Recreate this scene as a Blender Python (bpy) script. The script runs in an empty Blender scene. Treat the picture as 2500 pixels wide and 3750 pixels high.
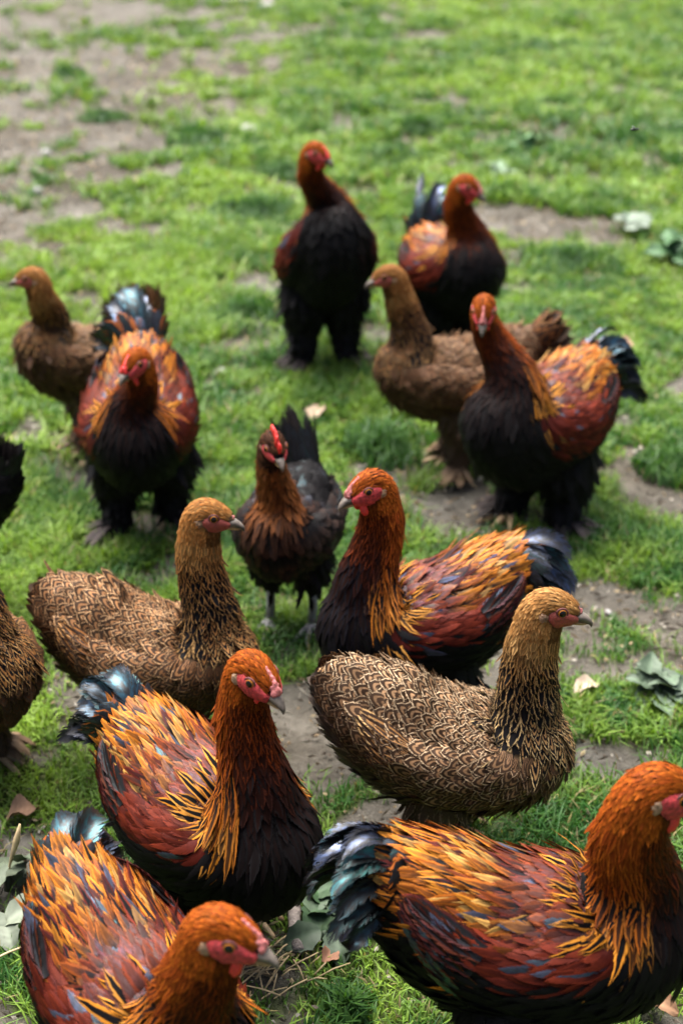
import bpy, bmesh, math, random
import numpy as np
from mathutils import Vector, Matrix

random.seed(7)
SC = bpy.context.scene
COL = SC.collection
R = math.radians

# ------------------------------------------------------------------ camera, sky, sun, exposure
cam_d = bpy.data.cameras.new('camera')
cam = bpy.data.objects.new('camera', cam_d)
COL.objects.link(cam)
cam.location = (0, 0, 1.2)
cam.rotation_euler = (R(90 - 26.895), 0, 0)
cam_d.sensor_fit = 'VERTICAL'
cam_d.sensor_height = 36.0
cam_d.lens = 55.1
cam_d.clip_start = 0.05
cam_d.clip_end = 2000
cam_d.dof.use_dof = True
cam_d.dof.focus_distance = 1.62
cam_d.dof.aperture_fstop = 4.5
SC.camera = cam

SUN_EL, SUN_AZ = 68, 150          # the sun stands high, behind the flock and a little to the left
world = bpy.data.worlds.new('World')
SC.world = world
world.use_nodes = True
wn = world.node_tree
wn.nodes.clear()
wo = wn.nodes.new('ShaderNodeOutputWorld')
wb = wn.nodes.new('ShaderNodeBackground')
ws = wn.nodes.new('ShaderNodeTexSky')
ws.sky_type = 'NISHITA'
ws.sun_disc = False
ws.sun_elevation = R(SUN_EL)
ws.sun_rotation = R(-25)
ws.air_density = 0.8
ws.dust_density = 6.0
ws.ozone_density = 0.0
wb.inputs['Strength'].default_value = 0.065
wn.links.new(ws.outputs[0], wb.inputs[0])
wn.links.new(wb.outputs[0], wo.inputs[0])

sun_d = bpy.data.lights.new('sun', 'SUN')
sun_d.energy = 3.6
sun_d.angle = R(65)
sun_d.color = (1.0, 0.985, 0.955)
sun = bpy.data.objects.new('sun', sun_d)
COL.objects.link(sun)
# direction towards the sun: behind the scene (+Y) and a bit left (-X)
_sd = Vector((-math.sin(R(25)) * math.cos(R(SUN_EL)), math.cos(R(25)) * math.cos(R(SUN_EL)), math.sin(R(SUN_EL))))
sun.rotation_euler = _sd.to_track_quat('Z', 'Y').to_euler()

SC.view_settings.view_transform = 'Standard'
SC.view_settings.look = 'None'
SC.view_settings.exposure = 1.88
SC.view_settings.gamma = 1.0
SC.render.engine = 'CYCLES'
SC.cycles.use_denoising = True
SC.cycles.use_adaptive_sampling = True
SC.cycles.adaptive_threshold = 0.025
SC.cycles.max_bounces = 3
SC.cycles.diffuse_bounces = 2
SC.cycles.transparent_max_bounces = 8

# ------------------------------------------------------------------ helpers
def link(o, parent=None):
    COL.objects.link(o)
    if parent is not None:
        o.parent = parent
    return o

def tag(o, label=None, cat=None, group=None, kind=None):
    if label: o['label'] = label
    if cat: o['category'] = cat
    if group: o['group'] = group
    if kind: o['kind'] = kind
    return o

def empty(name, loc=(0, 0, 0), rz=0.0):
    o = bpy.data.objects.new(name, None)
    o.empty_display_size = 0.05
    o.location = loc
    o.rotation_euler = (0, 0, rz)
    return link(o)

def mesh_np(name, verts, quads=None, tris=None, mats=(), smooth=True, attrs=None, mat_idx=None):
    verts = np.asarray(verts, dtype=np.float32).reshape(-1, 3)
    nq = 0 if quads is None else len(quads)
    nt = 0 if tris is None else len(tris)
    me = bpy.data.meshes.new(name)
    me.vertices.add(len(verts))
    me.vertices.foreach_set('co', verts.ravel())
    li = []
    if nq: li.append(np.asarray(quads, dtype=np.int32).ravel())
    if nt: li.append(np.asarray(tris, dtype=np.int32).ravel())
    li = np.concatenate(li)
    me.loops.add(len(li))
    me.loops.foreach_set('vertex_index', li)
    me.polygons.add(nq + nt)
    ls = np.concatenate([np.arange(nq) * 4, nq * 4 + np.arange(nt) * 3]).astype(np.int32)
    me.polygons.foreach_set('loop_start', ls)
    me.polygons.foreach_set('use_smooth', np.full(nq + nt, smooth, dtype=bool))
    if mat_idx is not None:
        me.polygons.foreach_set('material_index', np.asarray(mat_idx, dtype=np.int32))
    for m in mats:
        me.materials.append(m)
    if attrs:
        for k, (ty, arr) in attrs.items():
            at = me.attributes.new(k, ty, 'POINT')
            at.data.foreach_set('color' if ty == 'FLOAT_COLOR' else 'vector', np.asarray(arr, dtype=np.float32).ravel())
    me.update(calc_edges=True)
    return me

def mobj(name, me, parent=None):
    return link(bpy.data.objects.new(name, me), parent)

def grid_quads(nu, nv, periodic=False):
    q = []
    i = np.arange(nu - 1)[:, None]
    j = np.arange(nv if periodic else nv - 1)[None, :]
    a = i * nv + j
    b = i * nv + (j + 1) % nv
    return np.stack([a, b, b + nv, a + nv], -1).reshape(-1, 4)

def smoothstep(a, b, x):
    t = np.clip((x - a) / (b - a), 0, 1)
    return t * t * (3 - 2 * t)

def vnoise(x, y, seed=0):
    """value noise, vectorised"""
    xi = np.floor(x).astype(np.int64); yi = np.floor(y).astype(np.int64)
    fx = x - xi; fy = y - yi
    fx = fx * fx * (3 - 2 * fx); fy = fy * fy * (3 - 2 * fy)
    def h(a, b):
        n = (a * 374761393 + b * 668265263 + seed * 974711) & 0x7fffffff
        n = ((n ^ (n >> 13)) * 1274126177) & 0x7fffffff
        return ((n ^ (n >> 16)) & 0xffff) / 65535.0
    return (h(xi, yi) * (1 - fx) + h(xi + 1, yi) * fx) * (1 - fy) + (h(xi, yi + 1) * (1 - fx) + h(xi + 1, yi + 1) * fx) * fy

def fbm(x, y, seed=0, oct=4):
    s = 0; a = 0.5; t = 0
    for o in range(oct):
        s = s + a * vnoise(x * 2 ** o, y * 2 ** o, seed + o * 17); t += a; a *= 0.55
    return s / t

# ------------------------------------------------------------------ materials
def new_mat(name):
    m = bpy.data.materials.new(name)
    m.use_nodes = True
    nt = m.node_tree
    nt.nodes.clear()
    out = nt.nodes.new('ShaderNodeOutputMaterial')
    return m, nt, out

class NT:
    """small node-tree writer"""
    def __init__(s, nt): s.nt = nt
    def n(s, t, **kw):
        x = s.nt.nodes.new(t)
        for k, v in kw.items(): setattr(x, k, v)
        return x
    def put(s, sock, v):
        if hasattr(v, 'is_linked') or isinstance(v, bpy.types.NodeSocket): s.nt.links.new(v, sock)
        else: sock.default_value = v
    def m(s, op, a, b=0.0, c=0.0, clamp=False):
        x = s.n('ShaderNodeMath', operation=op, use_clamp=clamp)
        s.put(x.inputs[0], a); s.put(x.inputs[1], b); s.put(x.inputs[2], c)
        return x.outputs[0]
    def sstep(s, v, a, b):
        x = s.n('ShaderNodeMapRange', interpolation_type='SMOOTHSTEP')
        s.put(x.inputs['Value'], v); x.inputs['From Min'].default_value = a; x.inputs['From Max'].default_value = b
        return x.outputs['Result']
    def mix(s, f, a, b, mode='MIX'):
        x = s.n('ShaderNodeMix', data_type='RGBA', blend_type=mode)
        s.put(x.inputs[0], f); s.put(x.inputs[6], a); s.put(x.inputs[7], b)
        return x.outputs[2]
    def mixf(s, f, a, b):
        x = s.n('ShaderNodeMix', data_type='FLOAT')
        s.put(x.inputs[0], f); s.put(x.inputs[2], a); s.put(x.inputs[3], b)
        return x.outputs[0]
    def noise(s, scale, detail=3, rough=0.55, vec=None):
        x = s.n('ShaderNodeTexNoise')
        x.inputs['Scale'].default_value = scale; x.inputs['Detail'].default_value = detail; x.inputs['Roughness'].default_value = rough
        if vec is not None: s.nt.links.new(vec, x.inputs['Vector'])
        return x
    def ramp(s, f, stops):
        x = s.n('ShaderNodeValToRGB')
        el = x.color_ramp.elements
        while len(el) < len(stops): el.new(0.5)
        for e, (p, c) in zip(el, stops): e.position = p; e.color = (*c, 1)
        s.put(x.inputs[0], f)
        return x.outputs[0]

def simple_mat(name, col, rough=0.6, var=0.25, scale=200, spec=0.4, bump=0.0, sss=0.0, bscale=None):
    m, nt, out = new_mat(name)
    w = NT(nt)
    p = w.n('ShaderNodeBsdfPrincipled')
    tc = w.n('ShaderNodeTexCoord')
    nz = w.noise(scale, 4, 0.6, tc.outputs['Object'])
    dark = tuple(c * (1 - var) for c in col); lite = tuple(min(1, c * (1 + var)) for c in col)
    c = w.ramp(nz.outputs[0], [(0.3, dark), (0.7, lite)])
    nt.links.new(c, p.inputs['Base Color'])
    p.inputs['Roughness'].default_value = rough
    p.inputs['Specular IOR Level'].default_value = spec
    if sss:
        p.inputs['Subsurface Weight'].default_value = sss
        p.inputs['Subsurface Radius'].default_value = (0.004, 0.0015, 0.001)
        p.inputs['Subsurface Scale'].default_value = 1.0
    if bump:
        nb = w.noise(bscale or scale * 2, 3, 0.6, tc.outputs['Object'])
        b = w.n('ShaderNodeBump'); b.inputs['Strength'].default_value = bump; b.inputs['Distance'].default_value = 0.002
        nt.links.new(nb.outputs[0], b.inputs['Height']); nt.links.new(b.outputs[0], p.inputs['Normal'])
    nt.links.new(p.outputs[0], out.inputs[0])
    return m

def feather_mat():
    m, nt, out = new_mat('feather')
    w = NT(nt)
    A = w.n('ShaderNodeAttribute', attribute_name='ca')
    B = w.n('ShaderNodeAttribute', attribute_name='cb')
    U = w.n('ShaderNodeAttribute', attribute_name='fuv')
    sp = w.n('ShaderNodeSeparateXYZ'); nt.links.new(U.outputs['Vector'], sp.inputs[0])
    X = w.m('ABSOLUTE', sp.outputs[0]); T = sp.outputs[1]; Z = sp.outputs[2]
    # noise in feather space, so every feather has its own barbs and frays
    cv = w.n('ShaderNodeCombineXYZ')
    nt.links.new(w.m('MULTIPLY', sp.outputs[0], 1.6), cv.inputs[0])
    nt.links.new(w.m('MULTIPLY', w.m('SUBTRACT', T, w.m('MULTIPLY', X, 0.25)), 5.0), cv.inputs[1])
    nt.links.new(w.m('MULTIPLY', Z, 71.0), cv.inputs[2])
    nz = w.noise(1.6, 4, 0.65, cv.outputs[0]).outputs[0]
    nd = w.m('MULTIPLY', w.m('SUBTRACT', nz, 0.5), 0.36)
    # plain: centre colour at the base to edge colour at the tip
    fp = w.sstep(w.m('ADD', T, nd), 0.25, 0.85)
    # streak: dark centre, coloured margin
    ms = w.m('ADD', w.m('ADD', X, nd), w.m('MULTIPLY', w.m('MAXIMUM', w.m('SUBTRACT', T, 0.86), 0.0), 2.5))
    fs = w.sstep(w.m('SUBTRACT', ms, w.m('MULTIPLY', w.m('MULTIPLY', w.m('SUBTRACT', A.outputs['Alpha'], 0.5), 4.0, clamp=True), 0.24)), 0.34, 0.56)
    # pencilled: crescents that follow the feather's outline
    tt = w.m('DIVIDE', w.m('MAXIMUM', w.m('SUBTRACT', T, 0.30), 0.0), 0.70)
    rr = w.m('SQRT', w.m('ADD', w.m('POWER', w.m('MULTIPLY', X, 0.95), 2.0), w.m('POWER', tt, 2.0)))
    bd = w.m('COSINE', w.m('MULTIPLY', w.m('ADD', w.m('SUBTRACT', rr, 1.0), w.m('MULTIPLY', nd, 0.35)), 2 * math.pi * 2.4))
    fm = w.m('MULTIPLY', w.sstep(w.m('ADD', bd, w.m('MULTIPLY', nd, 1.4)), -0.10, 0.75), w.m('ADD', 0.55, w.m('MULTIPLY', nz, 0.75)), clamp=True)
    k = A.outputs['Alpha']
    f1 = w.mixf(w.m('MULTIPLY', k, 2.0, clamp=True), fp, fs)
    f2 = w.mixf(w.sstep(k, 0.86, 0.96), f1, fm)
    inner = w.mix(1.0, A.outputs['Color'], (0.62, 0.50, 0.42, 1), 'MULTIPLY')
    edgec = w.mix(w.m('MULTIPLY', w.sstep(k, 0.86, 0.96), w.m('SUBTRACT', 1.0, w.sstep(rr, 0.66, 0.86))), A.outputs['Color'], inner)
    col = w.mix(f2, B.outputs['Color'], edgec)
    gain = w.m('ADD', 0.62, w.m('MULTIPLY', nz, 0.76))
    # pale shaft line
    col = w.mix(1.0, col, gain, 'MULTIPLY')
    g = B.outputs['Alpha']
    p = w.n('ShaderNodeBsdfPrincipled')
    nt.links.new(col, p.inputs['Base Color'])
    nt.links.new(w.m('SUBTRACT', 0.62, w.m('MULTIPLY', g, 0.22)), p.inputs['Roughness'])
    nt.links.new(w.m('ADD', 0.05, w.m('MULTIPLY', g, 0.45)), p.inputs['Specular IOR Level'])
    gl = w.n('ShaderNodeBsdfAnisotropic')
    sheen = w.ramp(Z, [(0.0, (0.08, 0.26, 0.38)), (0.35, (0.02, 0.30, 0.26)), (0.6, (0.12, 0.20, 0.42)), (0.85, (0.20, 0.23, 0.36)), (1.0, (0.13, 0.30, 0.42))])
    nt.links.new(sheen, gl.inputs['Color'])
    gl.inputs['Roughness'].default_value = 0.42
    fac = w.m('MULTIPLY', w.m('POWER', g, 1.6), w.m('ADD', 0.0, w.m('MULTIPLY', w.sstep(nz, 0.38, 0.70), 0.40)))
    mx = w.n('ShaderNodeMixShader')
    nt.links.new(fac, mx.inputs[0]); nt.links.new(p.outputs[0], mx.inputs[1]); nt.links.new(gl.outputs[0], mx.inputs[2])
    # the vane splits into barbs towards its margin
    cb_ = w.n('ShaderNodeCombineXYZ')
    nt.links.new(w.m('MULTIPLY', sp.outputs[0], 1.1), cb_.inputs[0])
    nt.links.new(w.m('MULTIPLY', w.m('SUBTRACT', T, w.m('MULTIPLY', X, 0.30)), 17.0), cb_.inputs[1])
    nt.links.new(w.m('MULTIPLY', Z, 93.0), cb_.inputs[2])
    nb = w.noise(1.0, 2, 0.6, cb_.outputs[0]).outputs[0]
    rim = w.m('MAXIMUM', X, w.m('SUBTRACT', w.m('MULTIPLY', T, 1.9), 0.95))
    fr = w.sstep(w.m('ADD', rim, w.m('MULTIPLY', w.m('SUBTRACT', nb, 0.5), 1.5)), 0.78, 1.0)
    tr_ = w.n('ShaderNodeBsdfTransparent')
    m2 = w.n('ShaderNodeMixShader')
    nt.links.new(fr, m2.inputs[0]); nt.links.new(mx.outputs[0], m2.inputs[1]); nt.links.new(tr_.outputs[0], m2.inputs[2])
    nt.links.new(m2.outputs[0], out.inputs[0])
    return m

def leafy_mat(name, transl=0.35, rough=0.55, attr='gcol'):
    m, nt, out = new_mat(name)
    w = NT(nt)
    A = w.n('ShaderNodeAttribute', attribute_name=attr)
    p = w.n('ShaderNodeBsdfPrincipled')
    tc = w.n('ShaderNodeTexCoord')
    nz = w.noise(60, 3, 0.6, tc.outputs['Object']).outputs[0]
    col = w.mix(1.0, A.outputs['Color'], w.m('ADD', 0.65, w.m('MULTIPLY', nz, 0.7)), 'MULTIPLY')
    nt.links.new(col, p.inputs['Base Color'])
    p.inputs['Roughness'].default_value = rough
    p.inputs['Specular IOR Level'].default_value = 0.35
    t = w.n('ShaderNodeBsdfTranslucent')
    nt.links.new(w.mix(1.0, col, (1.0, 1.05, 0.5, 1), 'MULTIPLY'), t.inputs['Color'])
    mx = w.n('ShaderNodeMixShader'); mx.inputs[0].default_value = transl
    nt.links.new(p.outputs[0], mx.inputs[1]); nt.links.new(t.outputs[0], mx.inputs[2])
    nt.links.new(mx.outputs[0], out.inputs[0])
    return m

def ground_mat():
    m, nt, out = new_mat('soil')
    w = NT(nt)
    A = w.n('ShaderNodeAttribute', attribute_name='gcol')
    tc = w.n('ShaderNodeTexCoord')
    P = tc.outputs['Object']
    n1 = w.noise(9, 6, 0.62, P).outputs[0]
    n2 = w.noise(85, 5, 0.7, P).outputs[0]
    n3 = w.noise(2.2, 3, 0.5, P).outputs[0]
    soil = w.ramp(w.m('ADD', w.m('MULTIPLY', n1, 0.6), w.m('MULTIPLY', n2, 0.4)),
                  [(0.30, (0.042, 0.037, 0.030)), (0.5, (0.112, 0.101, 0.084)), (0.70, (0.210, 0.195, 0.170))])
    soil = w.mix(w.sstep(n3, 0.35, 0.7), soil, w.mix(1.0, soil, (0.72, 0.68, 0.62, 1), 'MULTIPLY'))
    thatch = w.ramp(n2, [(0.3, (0.022, 0.034, 0.008)), (0.55, (0.060, 0.085, 0.018)), (0.75, (0.15, 0.13, 0.07))])
    col = w.mix(w.sstep(A.outputs['Fac'], 0.25, 0.75), soil, thatch)
    p = w.n('ShaderNodeBsdfPrincipled')
    nt.links.new(col, p.inputs['Base Color'])
    p.inputs['Roughness'].default_value = 0.9
    p.inputs['Specular IOR Level'].default_value = 0.15
    b = w.n('ShaderNodeBump'); b.inputs['Strength'].default_value = 1.0; b.inputs['Distance'].default_value = 0.02
    nt.links.new(w.m('ADD', w.m('MULTIPLY', n1, 0.5), w.m('MULTIPLY', n2, 0.5)), b.inputs['Height'])
    nt.links.new(b.outputs[0], p.inputs['Normal'])
    nt.links.new(p.outputs[0], out.inputs[0])
    return m

M = {
    'feather': feather_mat(),
    'under_dark': simple_mat('down_black', (0.006, 0.005, 0.005), 0.9, 0.3, 300, 0.1),
    'under_brown': simple_mat('down_brown', (0.10, 0.062, 0.034), 0.9, 0.4, 300, 0.1),
    'skin_red': simple_mat('red_face_skin', (0.50, 0.048, 0.052), 0.55, 0.6, 300, 0.3, 1.0, 0.12, 800),
    'lid': simple_mat('dark_eyelid', (0.10, 0.028, 0.026), 0.6, 0.4, 400, 0.3),
    'skin_pink': simple_mat('pink_face_skin', (0.30, 0.060, 0.045), 0.5, 0.35, 420, 0.4, 0.7, 0.12, 700),
    'comb_red': simple_mat('red_comb', (0.62, 0.025, 0.02), 0.38, 0.25, 250, 0.5, 0.6, 0.15, 500),
    'comb_pink': simple_mat('pink_comb', (0.44, 0.13, 0.12), 0.5, 0.5, 260, 0.5, 0.6, 0.15, 500),
    'lobe': simple_mat('ear_lobe', (0.30, 0.18, 0.11), 0.85, 0.6, 260, 0.1, 0.8),
    'beak_horn': simple_mat('horn_beak', (0.12, 0.098, 0.080), 0.42, 0.5, 120, 0.25),
    'beak_yellow': simple_mat('yellow_horn_beak', (0.33, 0.20, 0.07), 0.35, 0.35, 120, 0.5),
    'iris': simple_mat('orange_iris', (0.28, 0.095, 0.010), 0.2, 0.35, 500, 0.3),
    'pupil': simple_mat('black_pupil', (0.004, 0.003, 0.003), 0.12, 0.1, 100, 0.35),
    'toe': simple_mat('scaly_toe', (0.36, 0.24, 0.13), 0.5, 0.35, 180, 0.4, 0.6),
    'toe_grey': simple_mat('grey_scaly_toe', (0.20, 0.19, 0.20), 0.5, 0.35, 180, 0.4, 0.6),
    'soil': ground_mat(),
    'grass': leafy_mat('grass_blade', 0.38, 0.5),
    'leaf': leafy_mat('plant_leaf', 0.2, 0.55),
    'dry': leafy_mat('dry_leaf', 0.15, 0.8),
    'bark': simple_mat('twig_bark', (0.20, 0.17, 0.15), 0.85, 0.45, 120, 0.2, 0.8),
    'straw': simple_mat('dry_straw', (0.42, 0.31, 0.17), 0.7, 0.3, 100, 0.3),
    'stone': simple_mat('pale_stone', (0.30, 0.285, 0.27), 0.85, 0.35, 60, 0.2, 0.6),
    'insect': simple_mat('insect_body', (0.012, 0.012, 0.014), 0.35, 0.3, 400, 0.5),
    'insect_wing': simple_mat('insect_wing', (0.45, 0.45, 0.46), 0.3, 0.2, 400, 0.5),
}

# ------------------------------------------------------------------ ground
RNG = np.random.default_rng(11)
# bare or thin places on the lawn: centre x, y, radii, rotation, strength
BARE = [
        (-0.15, 3.60, 0.15, 0.16, 0.2, 0.8), (0.60, 4.02, 0.30, 0.20, -0.5, 1.0), (0.33, 4.9, 0.2, 0.3, 0.0, 0.6),
        (0.50, 1.98, 0.22, 0.17, 0.2, 0.95), (0.36, 1.62, 0.08, 0.16, 0.0, 0.8), (0.14, 2.45, 0.20, 0.16, 0.0, 0.9),
        (0.58, 2.5, 0.10, 0.22, 0.0, 0.6), (-0.02, 1.75, 0.10, 0.16, 0.0, 0.7), (-0.36, 1.93, 0.10, 0.08, 0.0, 0.6),
        (-0.075, 1.30, 0.055, 0.06, 0.0, 0.9), (-0.37, 1.21, 0.07, 0.03, 0.0, 0.9), (-0.30, 2.22, 0.12, 0.08, 0, 0.5),
        (-0.6, 3.2, 0.16, 0.14, 0, 0.6), (0.05, 6.9, 0.5, 0.35, 0.1, 0.6), (0.70, 7.6, 0.4, 0.2, 0, 0.5)]

def ground_z(x, y):
    return 0.018 * (fbm(x * 1.3 + 7, y * 1.3 + 3, 5, 3) - 0.5) + 0.012 * (fbm(x * 7, y * 7, 9, 2) - 0.5)

def grass_density(x, y):
    d = np.ones_like(x) * 1.0
    # the trodden corner at the far left: sparse tufts on bare earth
    edge = (x + 0.38 + 0.1155 * (7.75 - y)) + 0.5 * (fbm(x * 1.1, y * 1.1, 71, 3) - 0.5)
    d = d - 1.08 * smoothstep(0.55, -0.25, edge) * smoothstep(2.6, 4.2, y)
    for bx, by, rx, ry, rot, st in BARE:
        c, s = math.cos(rot), math.sin(rot)
        u = ((x - bx) * c + (y - by) * s) / rx; v = (-(x - bx) * s + (y - by) * c) / ry
        d = d - st * smoothstep(1.25, 0.45, np.sqrt(u * u + v * v)) 
    n = fbm(x * 5.5, y * 5.5, 21, 3); n2 = fbm(x * 15, y * 15, 27, 2)
    d = d - .12 + (n - 0.5) * 2.2 + (n2 - .5) * 2.5
    return np.clip(d, 0, 1)

def axis(a, b, step, far):
    core = np.arange(a, b + 1e-6, step)
    out = [core]
    g = step; p = b; hi = []
    while p < far: g *= 1.35; p += g; hi.append(p)
    g = step; p = a; lo = []
    while p > -far: g *= 1.35; p -= g; lo.append(p)
    return np.concatenate([np.array(lo[::-1]), core, np.array(hi)])

gx = axis(-2.6, 2.4, 0.028, 400); gy = axis(0.5, 8.8, 0.028, 400)
GX, GY = np.meshgrid(gx, gy, indexing='ij')
GZ = ground_z(GX, GY) * np.clip(1.0 - (np.hypot(GX, GY - 3) - 12) / 30, 0, 1)
GD = grass_density(GX, GY)
# crumbly soil where the grass is thin
GZ = GZ + (1 - GD) * 0.022 * (fbm(GX * 16, GY * 16, 3, 2) - 0.5) - 0.004 * (1 - GD)
gme = mesh_np('ground', np.stack([GX, GY, GZ], -1), grid_quads(len(gx), len(gy)), mats=[M['soil']],
              attrs={'gcol': ('FLOAT_COLOR', np.stack([GD, GD, GD, np.ones_like(GD)], -1))})
ground = tag(mobj('ground', gme), kind='structure')

# ------------------------------------------------------------------ grass
def blades(pos, h, w, yaw, lean, col, curl=0.5):
    """pos (n,3); every blade is a bent tapered strip of five vertices"""
    n = len(pos)
    side = np.stack([np.cos(yaw), np.sin(yaw), np.zeros(n)], -1)
    fwd = np.stack([-np.sin(yaw), np.cos(yaw), np.zeros(n)], -1)
    up = np.array([0, 0, 1.0])
    def pt(t):
        return pos + up * (h * t * (1 - 0.35 * lean * t))[:, None] + fwd * (h * lean * t ** 2 * 0.9 + h * 0.25 * lean * t)[:, None]
    b = pt(0.0) - up * 0.004; m_ = pt(0.55); tip = pt(1.0)
    V = np.stack([b - side * w[:, None] * 0.4, b + side * w[:, None] * 0.4, m_ - side * w[:, None] * 0.5, m_ + side * w[:, None] * 0.5, tip], 1)
    i = np.arange(n)[:, None] * 5
    q = i + np.array([[0, 1, 3, 2]]); t = i + np.array([[2, 3, 4]])
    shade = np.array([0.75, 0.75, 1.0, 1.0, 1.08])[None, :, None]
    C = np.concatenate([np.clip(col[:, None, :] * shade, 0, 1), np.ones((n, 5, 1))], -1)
    return V.reshape(-1, 3), q, t, C.reshape(-1, 4)

def grass_zone(y0, y1, xw0, xw1, count, hmul, wid):
    y = y0 + (y1 - y0) * RNG.random(count * 2)
    half = xw0 + (xw1 - xw0) * (y - y0) / (y1 - y0)
    x = (RNG.random(count * 2) * 2 - 1) * half
    d = grass_density(x, y)
    clump = fbm(x * 24, y * 24, 33, 2)
    keep = RNG.random(len(x)) < d ** 1.3 * smoothstep(0.25, 0.6, clump + 0.35 * d)
    x, y, clump, d = x[keep][:count], y[keep][:count], clump[keep][:count], d[keep][:count]
    n = len(x)
    tall = fbm(x * 3.1 + 5, y * 3.1, 44, 3)
    h = (0.010 + 0.022 * smoothstep(0.3, 0.75, tall) + 0.010 * clump) * (0.55 + 0.75 * RNG.random(n)) * hmul
    w_ = wid * (0.6 + 0.8 * RNG.random(n))
    big = fbm(x * 1.7, y * 1.7 + 9, 55, 3)
    f = np.clip(0.50 + 1.3 * (big - 0.5) + 1.7 * (clump - .5) + 0.30 * (RNG.random(n) - 0.5) - 0.7 * (tall - 0.5), 0, 1)[:, None]  # tone variation; the clump term also paints lit tops and dark bases
    deep = np.array([0.036, 0.115, 0.020]); lite = np.array([0.225, 0.345, 0.046])
    c = deep * (1 - f) + lite * f
    dry = RNG.random(n) < 0.035
    c[dry] = np.array([0.30, 0.24, 0.11]) * (0.6 + 0.6 * RNG.random((dry.sum(), 1)))
    c = c * (0.75 + 0.5 * RNG.random((n, 1)))
    pos = np.stack([x, y, ground_z(x, y)], -1)
    return blades(pos, h, w_, RNG.random(n) * 6.283, 0.25 + 1.0 * RNG.random(n) ** 1.2, c)

def grass_object(name, zones):
    Vs, Qs, Ts, Cs = [], [], [], []; off = 0
    for z in zones:
        v, q, t, c = grass_zone(*z)
        Vs.append(v); Qs.append(q + off); Ts.append(t + off); Cs.append(c); off += len(v)
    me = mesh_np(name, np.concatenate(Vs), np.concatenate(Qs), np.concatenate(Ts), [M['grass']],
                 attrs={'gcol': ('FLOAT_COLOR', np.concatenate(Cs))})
    return mobj(name, me)

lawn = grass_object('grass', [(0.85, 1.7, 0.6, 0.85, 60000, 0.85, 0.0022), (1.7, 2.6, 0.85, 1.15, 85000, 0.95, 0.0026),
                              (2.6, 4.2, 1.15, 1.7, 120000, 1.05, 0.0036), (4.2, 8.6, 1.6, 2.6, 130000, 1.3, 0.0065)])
# crumbs of soil, dry grass and bits of leaf, too small to count
def litter_object(n):
    y = 0.95 + 5.5 * RNG.random(n) ** 1.6; x = (RNG.random(n) * 2 - 1) * (0.55 + .27 * y)
    d = grass_density(x, y); k = RNG.random(n) < (1.05 - .75 * d); x, y = x[k], y[k]; n = len(x)
    kind_ = RNG.random(n)
    l = np.where(kind_ < .55, .006 + .016 * RNG.random(n), .004 + .007 * RNG.random(n)) * (.8 + .12 * y); wd = np.where(kind_ < .55, .0012, l * .55) * (.8 + .2 * y)
    a = RNG.random(n) * 6.283
    c = np.stack([x, y, ground_z(x, y) + .003 + .004 * RNG.random(n)], -1)
    d1 = np.stack([np.cos(a), np.sin(a), RNG.normal(size=n) * .25], -1) * l[:, None] * .5; d2 = np.stack([-np.sin(a), np.cos(a), RNG.normal(size=n) * .3], -1) * wd[:, None] * .5
    V = np.stack([c - d1, c - d2, c + d1, c + d2, c + np.array([0, 0, .0025]), c - np.array([0, 0, .002])], 1).reshape(-1, 3)
    T = (np.arange(n)[:, None, None] * 6 + np.array([[0, 1, 4], [1, 2, 4], [2, 3, 4], [3, 0, 4], [1, 0, 5], [2, 1, 5], [3, 2, 5], [0, 3, 5]])[None]).reshape(-1, 3)
    pal = np.array([[.34, .26, .15], [.24, .17, .10], [.10, .075, .055], [.40, .36, .30], [.16, .13, .10]])
    col = pal[RNG.integers(0, 5, n)] * (.6 + .7 * RNG.random((n, 1)))
    C4 = np.repeat(np.concatenate([col, np.ones((n, 1))], 1), 6, 0)
    return mobj('litter', mesh_np('litter', V, None, T, [M['dry']], smooth=False, attrs={'gcol': ('FLOAT_COLOR', C4)}))
tag(litter_object(42000), 'dry bits, crumbs and dead grass scattered over soil and lawn', 'litter', kind='stuff')
tag(lawn, 'short bright green grass growing in uneven patches over the soil', 'grass', kind='stuff')

# ------------------------------------------------------------------ surfaces that carry feathers
def hermite(ctrl, n, power=0.5):
    """smooth curve through control rows (first three columns are the position), resampled evenly; returns rows and control coordinate"""
    c = np.asarray(ctrl, float)
    d = np.linalg.norm(np.diff(c[:, :3], axis=0), axis=1) ** power
    k = np.concatenate([[0], np.cumsum(d)])
    m = np.zeros_like(c)
    m[1:-1] = ((c[2:] - c[1:-1]) / (k[2:] - k[1:-1])[:, None] * (k[1:-1] - k[:-2])[:, None] +
               (c[1:-1] - c[:-2]) / (k[1:-1] - k[:-2])[:, None] * (k[2:] - k[1:-1])[:, None]) / (k[2:] - k[:-2])[:, None]
    m[0] = (c[1] - c[0]) / (k[1] - k[0]); m[-1] = (c[-1] - c[-2]) / (k[-1] - k[-2])
    def ev(t):
        i = np.clip(np.searchsorted(k, t, side='right') - 1, 0, len(k) - 2)
        h = (k[i + 1] - k[i]); s = ((t - k[i]) / h)[:, None]; h = h[:, None]
        r = (2 * s ** 3 - 3 * s ** 2 + 1) * c[i] + (s ** 3 - 2 * s ** 2 + s) * h * m[i] + (-2 * s ** 3 + 3 * s ** 2) * c[i + 1] + (s ** 3 - s ** 2) * h * m[i + 1]
        return r, i + s[:, 0]
    tf = np.linspace(0, k[-1], 1200)
    r, q = ev(tf)
    al = np.concatenate([[0], np.cumsum(np.linalg.norm(np.diff(r[:, :3], axis=0), axis=1))])
    ts = np.interp(np.linspace(0, al[-1], n), al, tf)
    return ev(ts)

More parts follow.
